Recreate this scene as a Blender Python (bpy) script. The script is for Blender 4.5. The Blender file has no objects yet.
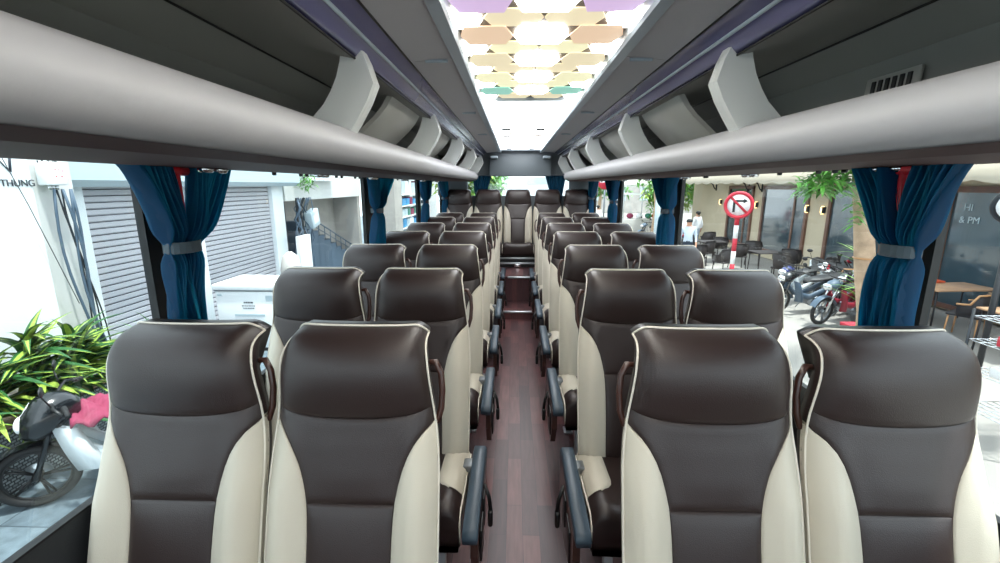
import bpy, bmesh, math, random
from math import sin, cos, pi, radians, sqrt, exp
from mathutils import Vector, Matrix
random.seed(7)
SC = bpy.context.scene
COL = SC.collection

# ---------------------------------------------------------------- materials
def srgb(h):
    if isinstance(h, str):
        c = [int(h[i:i+2], 16)/255 for i in (0, 2, 4)]
        return tuple(x/12.92 if x <= .04045 else ((x+.055)/1.055)**2.4 for x in c)
    return h

def mat(name, col, rough=.5, metal=0., spec=.5, bump=0., bscale=200., var=0., vscale=8., emis=None, estr=0.,
        alpha=None, coat=0., sub=None, sheen=0.):
    m = bpy.data.materials.new(name); m.use_nodes = True
    nt = m.node_tree; b = nt.nodes['Principled BSDF']
    c = srgb(col)
    b.inputs['Base Color'].default_value = (*c, 1)
    b.inputs['Roughness'].default_value = rough
    b.inputs['Metallic'].default_value = metal
    b.inputs['Specular IOR Level'].default_value = spec
    b.inputs['Coat Weight'].default_value = coat
    b.inputs['Coat Roughness'].default_value = .15
    b.inputs['Sheen Weight'].default_value = sheen
    if emis:
        b.inputs['Emission Color'].default_value = (*srgb(emis), 1)
        b.inputs['Emission Strength'].default_value = estr
    if bump or var:
        tc = nt.nodes.new('ShaderNodeTexCoord')
    if bump:
        n = nt.nodes.new('ShaderNodeTexNoise'); n.inputs['Scale'].default_value = bscale; n.inputs['Detail'].default_value = 4
        nt.links.new(tc.outputs['Object'], n.inputs['Vector'])
        bp = nt.nodes.new('ShaderNodeBump'); bp.inputs['Strength'].default_value = bump; bp.inputs['Distance'].default_value = .002
        nt.links.new(n.outputs['Fac'], bp.inputs['Height']); nt.links.new(bp.outputs['Normal'], b.inputs['Normal'])
    if var:
        n = nt.nodes.new('ShaderNodeTexNoise'); n.inputs['Scale'].default_value = vscale; n.inputs['Detail'].default_value = 3
        nt.links.new(tc.outputs['Object'], n.inputs['Vector'])
        r = nt.nodes.new('ShaderNodeMapRange'); r.inputs[1].default_value = .3; r.inputs[2].default_value = .7
        r.inputs[3].default_value = 1-var; r.inputs[4].default_value = 1+var
        nt.links.new(n.outputs['Fac'], r.inputs[0])
        mx = nt.nodes.new('ShaderNodeVectorMath'); mx.operation = 'SCALE'
        mx.inputs[0].default_value = c
        nt.links.new(r.outputs[0], mx.inputs['Scale']); nt.links.new(mx.outputs[0], b.inputs['Base Color'])
    return m

def glass_mat(name, tint, gloss=.05, rough=.02):
    m = bpy.data.materials.new(name); m.use_nodes = True
    nt = m.node_tree; nt.nodes.clear()
    o = nt.nodes.new('ShaderNodeOutputMaterial'); t = nt.nodes.new('ShaderNodeBsdfTransparent')
    g = nt.nodes.new('ShaderNodeBsdfGlossy'); mx = nt.nodes.new('ShaderNodeMixShader')
    t.inputs[0].default_value = (*tint, 1); g.inputs['Roughness'].default_value = rough
    mx.inputs[0].default_value = gloss
    nt.links.new(t.outputs[0], mx.inputs[1]); nt.links.new(g.outputs[0], mx.inputs[2]); nt.links.new(mx.outputs[0], o.inputs[0])
    return m

def cloth_mat(name, col, tcol, trans=.45, rough=.45):
    m = bpy.data.materials.new(name); m.use_nodes = True
    nt = m.node_tree; b = nt.nodes['Principled BSDF']; o = nt.nodes['Material Output']
    b.inputs['Base Color'].default_value = (*srgb(col), 1); b.inputs['Roughness'].default_value = rough
    b.inputs['Specular IOR Level'].default_value = .18
    t = nt.nodes.new('ShaderNodeBsdfTranslucent'); t.inputs[0].default_value = (*srgb(tcol), 1)
    mx = nt.nodes.new('ShaderNodeMixShader'); mx.inputs[0].default_value = trans
    tc = nt.nodes.new('ShaderNodeTexCoord'); n = nt.nodes.new('ShaderNodeTexNoise'); n.inputs['Scale'].default_value = 300
    bp = nt.nodes.new('ShaderNodeBump'); bp.inputs['Strength'].default_value = .2; bp.inputs['Distance'].default_value = .002
    nt.links.new(tc.outputs['Object'], n.inputs['Vector']); nt.links.new(n.outputs['Fac'], bp.inputs['Height'])
    nt.links.new(bp.outputs['Normal'], b.inputs['Normal'])
    nt.links.new(b.outputs[0], mx.inputs[1]); nt.links.new(t.outputs[0], mx.inputs[2]); nt.links.new(mx.outputs[0], o.inputs[0])
    return m

def brick_mat(name, c1, c2, mortar, bw, bh, msize, rough=.5, rot=0., bump=.3, bias=0., offset=.5, axes='XY', spec=.4):
    m = bpy.data.materials.new(name); m.use_nodes = True
    nt = m.node_tree; b = nt.nodes['Principled BSDF']; b.inputs['Roughness'].default_value = rough
    b.inputs['Specular IOR Level'].default_value = spec
    tc = nt.nodes.new('ShaderNodeTexCoord'); mp = nt.nodes.new('ShaderNodeMapping')
    if axes == 'YX': mp.inputs['Rotation'].default_value = (0, 0, pi/2)
    if axes == 'YZ': mp.inputs['Rotation'].default_value = (pi/2, 0, pi/2)
    if rot: mp.inputs['Rotation'].default_value = (0, 0, rot)
    br = nt.nodes.new('ShaderNodeTexBrick')
    br.inputs['Scale'].default_value = 1; br.inputs['Brick Width'].default_value = bw; br.inputs['Row Height'].default_value = bh
    br.inputs['Mortar Size'].default_value = msize; br.inputs['Bias'].default_value = bias; br.offset = offset
    br.inputs['Color1'].default_value = (*srgb(c1), 1); br.inputs['Color2'].default_value = (*srgb(c2), 1)
    br.inputs['Mortar'].default_value = (*srgb(mortar), 1)
    nt.links.new(tc.outputs['Object'], mp.inputs[0])
    if axes == 'YZ':
        mp.inputs['Rotation'].default_value = (0, 0, 0)
        se = nt.nodes.new('ShaderNodeSeparateXYZ'); cm = nt.nodes.new('ShaderNodeCombineXYZ')
        nt.links.new(mp.outputs[0], se.inputs[0]); nt.links.new(se.outputs[1], cm.inputs[0]); nt.links.new(se.outputs[2], cm.inputs[1])
        nt.links.new(cm.outputs[0], br.inputs['Vector'])
    else: nt.links.new(mp.outputs[0], br.inputs['Vector'])
    nz = nt.nodes.new('ShaderNodeTexNoise'); nz.inputs['Scale'].default_value = 9; nz.inputs['Detail'].default_value = 8
    mp2 = nt.nodes.new('ShaderNodeMapping'); mp2.inputs['Scale'].default_value = (6, .6, 1) if axes == 'YX' else (1, 1, 1)
    nt.links.new(tc.outputs['Object'], mp2.inputs[0]); nt.links.new(mp2.outputs[0], nz.inputs['Vector'])
    r = nt.nodes.new('ShaderNodeMapRange'); r.inputs[1].default_value = .3; r.inputs[2].default_value = .7
    r.inputs[3].default_value = .75; r.inputs[4].default_value = 1.25
    nt.links.new(nz.outputs['Fac'], r.inputs[0])
    mx = nt.nodes.new('ShaderNodeVectorMath'); mx.operation = 'SCALE'
    nt.links.new(br.outputs['Color'], mx.inputs[0]); nt.links.new(r.outputs[0], mx.inputs['Scale'])
    nt.links.new(mx.outputs[0], b.inputs['Base Color'])
    if bump:
        bp = nt.nodes.new('ShaderNodeBump'); bp.inputs['Strength'].default_value = bump; bp.inputs['Distance'].default_value = .003
        bp.invert = True
        nt.links.new(br.outputs['Fac'], bp.inputs['Height']); nt.links.new(bp.outputs['Normal'], b.inputs['Normal'])
    return m

M = {}
M['leather'] = mat('brown_leather', '2c201e', .38, bump=.35, bscale=420, spec=.55)
M['cream'] = mat('cream_leather', 'c6beae', .45, bump=.3, bscale=420, spec=.4)
M['piping'] = mat('white_piping', 'd9d2c4', .5)
M['shell'] = mat('black_seat_shell', '1c1817', .35, bump=.2, bscale=300)
M['brown_plastic'] = mat('brown_plastic', '40261f', .3, spec=.6)
M['arm'] = mat('slate_rubber', '35434f', .42, bump=.2, bscale=350)
M['black'] = mat('black_plastic', '121314', .4)
M['alu'] = mat('aluminium', 'c6ccd0', .3, metal=.85)
M['steel'] = mat('steel', '8c9196', .35, metal=.9)
M['rail'] = mat('pale_grey_moulding', 'a9a9ac', .48, spec=.45)
M['fin'] = mat('white_moulding', 'd0d3d1', .4)
M['under'] = mat('brown_seat_reflection', '4a3837', .65, spec=.15)  # reflection of the brown seats painted into the rack's underside colour
M['binback'] = mat('grey_felt_lining', '8f908c', .7, bump=.3, bscale=500)
M['liner'] = mat('light_grey_lining', 'b4b3ad', .4)
M['ceil'] = mat('grey_headliner', 'c2c1c5', .75, bump=.3, bscale=600)
M['strip'] = mat('violet_grey_gloss', '66668f', .2, spec=.8, coat=.5, bump=.25, bscale=6)
M['trimblue'] = mat('blue_grey_trim', 'a9b6c0', .35)
M['wallin'] = mat('dark_side_lining', '2b2d30', .6, bump=.2, bscale=300)
M['post'] = mat('black_pillar', '07090a', .6)
M['rearpanel'] = mat('rear_grey_panel', '60686d', .5)
M['floor'] = brick_mat('wood_vinyl', '3a2428', '663f3e', '2c1c24', .40, .078, .0012, .36, bump=.15, axes='YX', spec=.45)
M['glass'] = glass_mat('side_glass', (.93, .985, 1.), .05)
M['cur'] = cloth_mat('blue_satin', '0a3857', '3ad2f4', .40)
M['curd'] = cloth_mat('navy_satin', '0a2c42', '145a7c', .12)
M['band'] = mat('grey_strap', '3c4a52', .6)
M['red'] = mat('red_plastic', 'c02430', .4)
M['chrome'] = mat('chrome', 'd8dadc', .12, metal=1)
def emit(name, c, s):
    return mat(name, c, .4, emis=c, estr=s)
M['hexw'] = emit('lit_white_cell', 'fffdf6', 9)
M['hexa'] = emit('lit_amber_cell', 'dccfae', .62)
M['hexp'] = emit('lit_violet_cell', 'c8aed2', .62)
M['hexr'] = emit('lit_salmon_cell', 'dcbfa2', .6)
M['hexc'] = emit('lit_teal_cell', '90c8b8', .55)
M['hexg'] = emit('lit_yellow_cell', 'e0dcb6', .66)
M['diff'] = emit('lit_diffuser', 'fbfdff', 5.5)
M['hexline'] = mat('dark_cell_edging', '6a6258', .5)

# ---------------------------------------------------------------- mesh helpers
class MB:
    def __init__(s): s.v = []; s.f = []; s.m = []; s.sm = []
    def add(s, vs, fs, mi=0, smooth=True):
        o = len(s.v); s.v += [tuple(p) for p in vs]
        for f in fs: s.f.append(tuple(i+o for i in f)); s.m.append(mi); s.sm.append(smooth)
        return s
    def tf(s, mx):
        s.v = [tuple(mx @ Vector(p)) for p in s.v]; return s
    def merge(s, o, mx=None):
        s.add([tuple(mx @ Vector(p)) for p in o.v] if mx else o.v, o.f)
        n = len(o.f); s.m[-n:] = o.m; s.sm[-n:] = o.sm; return s
    def box(s, x0, x1, y0, y1, z0, z1, mi=0, r=0., seg=2, rz=0., c=None):
        if r <= 0:
            vs = [(x, y, z) for x in (x0, x1) for y in (y0, y1) for z in (z0, z1)]
            fs = [(0, 1, 3, 2), (4, 6, 7, 5), (0, 4, 5, 1), (2, 3, 7, 6), (0, 2, 6, 4), (1, 5, 7, 3)]; sm = False
        else:
            bm = bmesh.new(); bmesh.ops.create_cube(bm, size=1)
            for v in bm.verts:
                v.co = Vector(((x0+x1)/2+v.co.x*(x1-x0), (y0+y1)/2+v.co.y*(y1-y0), (z0+z1)/2+v.co.z*(z1-z0)))
            r = min(r, .49*min(abs(x1-x0), abs(y1-y0), abs(z1-z0)))
            bmesh.ops.bevel(bm, geom=bm.edges[:], offset=r, segments=seg, profile=.5, affect='EDGES')
            bm.verts.index_update()
            vs = [tuple(v.co) for v in bm.verts]; fs = [tuple(v.index for v in f.verts) for f in bm.faces]; bm.free(); sm = True
        if rz:
            cx, cy = c if c else ((x0+x1)/2, (y0+y1)/2)
            vs = [(cx+(x-cx)*cos(rz)-(y-cy)*sin(rz), cy+(x-cx)*sin(rz)+(y-cy)*cos(rz), z) for x, y, z in vs]
        return s.add(vs, fs, mi, sm)
    def grid(s, P, mi=0, closeu=False, closev=False, smooth=True):
        n = len(P); k = len(P[0]); vs = [p for r in P for p in r]; fs = []
        for i in range(n if closeu else n-1):
            for j in range(k if closev else k-1):
                a, b = i, (i+1) % n; c, d = j, (j+1) % k
                fs.append((a*k+c, b*k+c, b*k+d, a*k+d))
        return s.add(vs, fs, mi, smooth)
    def tube(s, pts, r, n=8, mi=0, closed=False, cap=True, rs=None, flat=1.):
        pts = [Vector(p) for p in pts]; N = len(pts); rings = []; up = None
        for i, p in enumerate(pts):
            if closed: t = pts[(i+1) % N]-pts[i-1]
            else: t = pts[min(i+1, N-1)]-pts[max(i-1, 0)]
            t = t.normalized() if t.length else Vector((0, 0, 1))
            if up is None:
                up = Vector((0, 0, 1)) if abs(t.z) < .9 else Vector((1, 0, 0))
            a = up-t*up.dot(t)
            if a.length < 1e-4: a = Vector((1, 0, 0))-t*t.x
            a.normalize(); up = a; b = t.cross(a)
            rr = rs[i] if rs else r
            rings.append([tuple(p+a*cos(2*pi*k/n)*rr*flat+b*sin(2*pi*k/n)*rr) for k in range(n)])
        s.grid(rings, mi, closeu=closed, closev=True)
        if cap and not closed:
            o = len(s.v)
            s.add(rings[0], [tuple(range(n-1, -1, -1))], mi); s.add(rings[-1], [tuple(range(n))], mi)
        return s
    def lathe(s, prof, n=24, mi=0, axis='Z', c=(0, 0, 0), cap=True, smooth=True):
        rings = []
        for r, h in prof:
            ring = []
            for k in range(n):
                a = 2*pi*k/n; p = (r*cos(a), r*sin(a), h)
                if axis == 'X': p = (h, r*cos(a), r*sin(a))
                if axis == 'Y': p = (r*cos(a), h, r*sin(a))
                ring.append((p[0]+c[0], p[1]+c[1], p[2]+c[2]))
            rings.append(ring)
        s.grid(rings, mi, closev=True, smooth=smooth)
        if cap: s.add(rings[0], [tuple(range(n))], mi); s.add(rings[-1], [tuple(range(n-1, -1, -1))], mi)
        return s
    def torus(s, c, R, r, axis='Y', n=28, k=10, mi=0):
        P = []
        for i in range(n):
            a = 2*pi*i/n; ring = []
            for j in range(k):
                b = 2*pi*j/k; u = (R+r*cos(b)); h = r*sin(b)
                p = {'Y': (u*cos(a), h, u*sin(a)), 'X': (h, u*cos(a), u*sin(a)), 'Z': (u*cos(a), u*sin(a), h)}[axis]
                ring.append((c[0]+p[0], c[1]+p[1], c[2]+p[2]))
            P.append(ring)
        return s.grid(P, mi, True, True)
    def prism(s, poly, a0, a1, axis='Y', mi=0, smooth=False):
        def pt(u, v, h): return {'Y': (u, h, v), 'X': (h, u, v), 'Z': (u, v, h)}[axis]
        n = len(poly)
        vs = [pt(u, v, a0) for u, v in poly]+[pt(u, v, a1) for u, v in poly]
        s.add(vs, [(i, (i+1) % n, (i+1) % n+n, i+n) for i in range(n)], mi, smooth)
        s.add(vs, [tuple(range(n-1, -1, -1)), tuple(range(n, 2*n))], mi, False)
        return s
    def sphere(s, c, r, n=16, k=10, mi=0, sc=(1, 1, 1)):
        P = [[(c[0]+sc[0]*r*sin(pi*i/k)*cos(2*pi*j/n), c[1]+sc[1]*r*sin(pi*i/k)*sin(2*pi*j/n), c[2]+sc[2]*r*cos(pi*i/k)) for j in range(n)] for i in range(k+1)]
        return s.grid(P, mi, closev=True)
    def bar(s, a, b, w, h=None, mi=0):
        return s.tube([a, b], w/2*1.2, 4, mi)
    def build(s, name, mats, parent=None, fixn=True, loc=None):
        me = bpy.data.meshes.new(name)
        me.from_pydata(s.v, [], s.f)
        if not isinstance(mats, (list, tuple)): mats = [mats]
        for m in mats: me.materials.append(m)
        me.polygons.foreach_set('material_index', s.m); me.polygons.foreach_set('use_smooth', s.sm)
        if fixn:
            bm = bmesh.new(); bm.from_mesh(me)
            bmesh.ops.remove_doubles(bm, verts=bm.verts, dist=1e-5)
            bmesh.ops.recalc_face_normals(bm, faces=bm.faces); bm.to_mesh(me); bm.free()
        me.update()
        o = bpy.data.objects.new(name, me); COL.objects.link(o)
        if parent: o.parent = parent
        if loc: o.location = loc
        return o

def tag(o, label, cat, group=None, kind=None):
    o['label'] = label; o['category'] = cat
    if group: o['group'] = group
    if kind: o['kind'] = kind
    return o
def thing(name, label, cat, loc=(0, 0, 0), rz=0., group=None):
    o = bpy.data.objects.new(name, None); COL.objects.link(o); o.empty_display_size = .1
    o.location = loc; o.rotation_euler = (0, 0, rz)
    return tag(o, label, cat, group)
def struct(name, mb, m, **k):
    o = mb.build(name, m, **k); o['kind'] = 'structure'; return o
def dup(root, loc, rz=None, label=None, group=None):
    r = root.copy(); COL.objects.link(r); r.location = loc
    if rz is not None: r.rotation_euler = (0, 0, rz)
    if label: r['label'] = label
    if group: r['group'] = group
    for ch in list(root.children):
        c = ch.copy(); COL.objects.link(c); c.parent = r
        for g in list(ch.children):
            d = g.copy(); COL.objects.link(d); d.parent = c
    return r
def lerp(tab, z):
    if z <= tab[0][0]: return tab[0][1]
    for (a, u), (b, v) in zip(tab, tab[1:]):
        if z <= b:
            t = (z-a)/(b-a); return u+(v-u)*t
    return tab[-1][1]
def hermite(tab, z):      # smooth interpolation (monotone parameter, Catmull-Rom tangents)
    n = len(tab)
    if z <= tab[0][0]: return tab[0][1]
    if z >= tab[-1][0]: return tab[-1][1]
    for i in range(n-1):
        if z <= tab[i+1][0]:
            x0, y0 = tab[i]; x1, y1 = tab[i+1]; h = x1-x0; t = (z-x0)/h
            d = (y1-y0)/h
            m0 = d if i == 0 else (y1-tab[i-1][1])/(x1-tab[i-1][0])
            m1 = d if i == n-2 else (tab[i+2][1]-y0)/(tab[i+2][0]-x0)
            return (2*t**3-3*t*t+1)*y0+(t**3-2*t*t+t)*h*m0+(-2*t**3+3*t*t)*y1+(t**3-t*t)*h*m1
def cosp(n): return [.5-.5*cos(pi*i/(n-1)) for i in range(n)]

# ================================================================= SETTING: the coach body
W = 1.18; ZS = .765; ZH = 1.665; ZR = 2.13
XC = .04           # centre line of the roof and the racks
YF, YB = -1.6, 7.12
# floor, with one step and a high rear platform
fb = MB(); fb.box(-W-.05, W+.05, YF, 5.3, -.12, 0); fb.box(-W-.05, W+.05, 5.3, YB, -.12, 0)
struct('floor', fb, M['floor'])
sb = MB(); sb.box(-W, W, 5.25, 5.72, 0, .10)
struct('trim_1', sb, M['floor'])
nb = MB(); nb.box(-.24, .30, 5.235, 5.275, .082, .106, r=.006)
struct('trim_2', nb, M['alu'])
pb = MB(); pb.box(-W, W, 5.72, YB, 0, .43)
struct('trim_3', pb, M['floor'])
nb = MB(); nb.box(-.13, .24, 5.705, 5.745, .414, .438, r=.006)
struct('trim_4', nb, M['alu'])
posts = [(-.82, -.66), (1.34, 1.44), (3.40, 3.60), (5.28, 5.46), (6.98, YB)]
def side(sg, name):
    b = MB()
    a, c = sorted((sg*W, sg*(W+.025)))
    b.box(a+(.012 if sg > 0 else 0), c-(.012 if sg < 0 else 0), YF, YB, -.12, ZS-.006); b.box(a, c, YF, YB, ZH, ZR+.06); b.box(a, c, YF, YB, ZS-.006, ZS, mi=1)
    for y0, y1 in posts: b.box(a, c, y0, y1, ZS, ZH, mi=1)
    # ledge under the glass
    struct(name, b, [M['wallin'], M['post']])
side(-1, 'wall_left'); side(1, 'wall_right')
for k, sg in enumerate((-1, 1)):
    ys = [YF+.1]+[y for p in posts for y in p][:]
    pairs = [(YF, posts[0][0]), (posts[0][1], posts[1][0]), (posts[1][1], posts[2][0]), (posts[2][1], posts[3][0]), (posts[3][1], posts[4][0])]
    for i, (y0, y1) in enumerate(pairs):
        g = MB(); x = sg*(W+.010); g.box(min(x, x+sg*.005), max(x, x+sg*.005), y0-.01, y1+.01, ZS-.01, ZH+.01)
        struct('window_%d' % (k*5+i+1), g, M['glass'])
# rear wall with its window and the bulkhead above it
b = MB(); b.box(-W, W, YB, YB+.08, -.12, 1.44); b.box(-W-.07, -.78, YB, YB+.08, 1.44, ZR); b.box(.80, W+.07, YB, YB+.08, 1.44, ZR)
b.box(-.78, .80, YB, YB+.08, 1.752, ZR)
struct('wall_rear', b, M['rearpanel'])
g = MB(); g.box(-.78, .80, YB+.03, YB+.036, 1.44, 1.752); struct('window_11', g, M['glass'])
b = MB(); b.box(XC-.47, XC+.46, 6.95, YB, 1.735, 2.06, r=.012); struct('trim_5', b, M['rearpanel'])
b = MB(); b.box(XC-.44, XC-.34, 6.72, 6.96, 1.985, 2.02, r=.006); struct('trim_6', b, M['trimblue'])
b = MB(); b.box(XC+.33, XC+.43, 6.72, 6.96, 1.985, 2.02, r=.006); struct('trim_7', b, M['trimblue'])
# front end with the windscreen opening (behind the camera)
b = MB(); b.box(-W-.07, W+.07, YF-.08, YF, -.12, .75); b.box(-W-.07, W+.07, YF-.08, YF, 1.95, ZR+.06)
b.box(-W-.07, -W+.03, YF-.08, YF, .75, 1.95); b.box(W-.03, W+.07, YF-.08, YF, .75, 1.95)
struct('wall_front', b, M['wallin'])
g = MB(); g.box(-W+.03, W-.03, YF-.05, YF-.044, .75, 1.95); struct('window_12', g, M['glass'])
# ceiling: side panels in lengths with seams between them, roof skin above
b = MB()
b.box(-W-.07, W+.07, YF-.08, YB+.08, 2.19, 2.24)
cuts = [YF, -.7, .6, 1.9, 3.2, 4.5, 5.8, 6.95]
for sg in (-1, 1):
    for y0, y1 in zip(cuts, cuts[1:]):
        poly = [(XC+sg*.322, 2.092), (XC+sg*.50, 2.075), (XC+sg*.505, 2.11), (XC+sg*.322, 2.125)]
        b.prism(poly, y0+.0025, y1-.0025, 'Y')
    b.prism([(XC+sg*.322, 2.10), (XC+sg*.50, 2.083), (XC+sg*.5, 2.13), (XC+sg*.322, 2.14)], YF, 6.95, 'Y', mi=1)
struct('ceiling', b, [M['ceil'], M['black']])
n = 8
for sg in (-1, 1):
    b = MB(); b.prism([(XC+sg*.283, 2.085), (XC+sg*.290, 2.074), (XC+sg*.334, 2.080), (XC+sg*.336, 2.12), (XC+sg*.283, 2.12)], YF, 6.9, 'Y')
    struct('trim_%d' % n, b, M['trimblue']); n += 1
    # glossy violet cove
    P = []
    for y in (YF, 6.9):
        P.append([(XC+sg*(.500+.105*t), y, 2.078-.075*t+.012*sin(pi*t)) for t in [i/8 for i in range(9)]]+[(XC+sg*(.62), y, 2.03), (XC+sg*.5, y, 2.12)])
    b = MB(); b.grid(P, closev=True); b.tube([(XC+sg*.555, YF, 2.044), (XC+sg*.555, 6.9, 2.044)], .006, 6, mi=1)
    b.tube([(XC+sg*.503, YF, 2.074), (XC+sg*.503, 6.9, 2.074)], .004, 6, mi=2); b.tube([(XC+sg*.607, YF, 2.0), (XC+sg*.607, 6.9, 2.0)], .004, 6, mi=2)
    struct('trim_%d' % n, b, [M['strip'], M['trimblue'], M['black']]); n += 1
# latch handles in the ceiling seams
for sg, side_ in ((-1, 'left'), (1, 'right')):
    for i, y in enumerate((1.9, 3.2, 4.5)):
        h = MB(); h.box(XC+sg*.40-.045, XC+sg*.40+.045, y-.008, y+.008, 2.072, 2.084, r=.004)
        o = h.build('ceiling_latch', M['trimblue'])
        tag(o, 'slim grey latch in the %s ceiling panel, %s from the front' % (side_, ('first', 'second', 'third')[i]), 'latch', 'latches in the ceiling panels')

# ================================================================= illuminated ceiling panel
lp = thing('ceiling_light_panel', 'long glowing ceiling light panel of white and coloured hexagons down the aisle', 'ceiling light', (XC, 1.5, 2.13))
b = MB(); b.box(-.29, .29, YF+.2-1.5, 5.1, -.012, .0)
b.build('backing', M['hexline'], lp)
b = MB(); x = 0
WX, PY = .192, .156
mats = [M['hexw'], M['hexa'], M['hexp'], M['hexr'], M['hexc'], M['hexg'], M['hexline']]
row = 0; yy = 2.64
def hexcell(cx, cy, w, h, z, mi):
    poly = [(cx-w/2, cy), (cx-w*.36, cy-h/2), (cx+w*.36, cy-h/2), (cx+w/2, cy), (cx+w*.36, cy+h/2), (cx-w*.36, cy+h/2)]
    lim = .281
    q = [(max(-lim, min(lim, a)), c) for a, c in poly]
    if max(a for a, c in q)-min(a for a, c in q) < .01: return
    b.prism([(a, c-1.5) for a, c in q], z, z+.004, 'Z', mi)
for row in range(-24, 2):
    cy = 2.64+row*PY/1.0
    if cy < -1.2: continue
    even = row % 2 == 0
    for k in range(-3, 4):
        cx = (k if even else k+.5)*WX
        if abs(cx) > .34: continue
        r = abs(k if even else k+.5)
        if even:
            mi = 0 if k % 2 == 0 else (4 if row == 0 else (3 if (row//2) % 4 == 1 else 2 if (row//2) % 4 == 0 else 5 if (row//2) % 4 == 3 else 1))
            hexcell(cx, cy, WX*.985, PY*1.22, -.022, mi)
        else:
            mi = 0 if r > 1 else (1 if row % 4 == 1 else 5)
            if r > 1 or True: hexcell(cx, cy, WX*.985, PY*1.1 if r > 1 else PY*.96, -.017 if r <= 1 else -.021, mi)
b.build('hexagon_diffuser', mats, lp)
b = MB(); b.box(-.281, .281, 2.90-1.5, 4.25-1.5, -.022, -.014); b.build('plain_diffuser', M['diff'], lp)
b = MB()
for i in range(9):
    y = 4.28+.28*i-1.5
    b.box(-.281, .281, y, y+.25, -.020, -.014, mi=0)
    for s in (-.16, .16):
        if i % 2 == 0: b.box(s-.05, s+.03, y+.02, y+.16, -.027, -.019, mi=1)
        else: b.box(s-.02, s+.05, y+.05, y+.18, -.027, -.019, mi=2)
b.build('patterned_diffuser', [M['diff'], M['hexline'], M['hexg']], lp)
b = MB()
for y in (2.88, 4.255, 6.83): b.box(-.285, .285, y-1.5, y+.022-1.5, -.03, -.012)
b.build('crossbar', M['trimblue'], lp)

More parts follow.
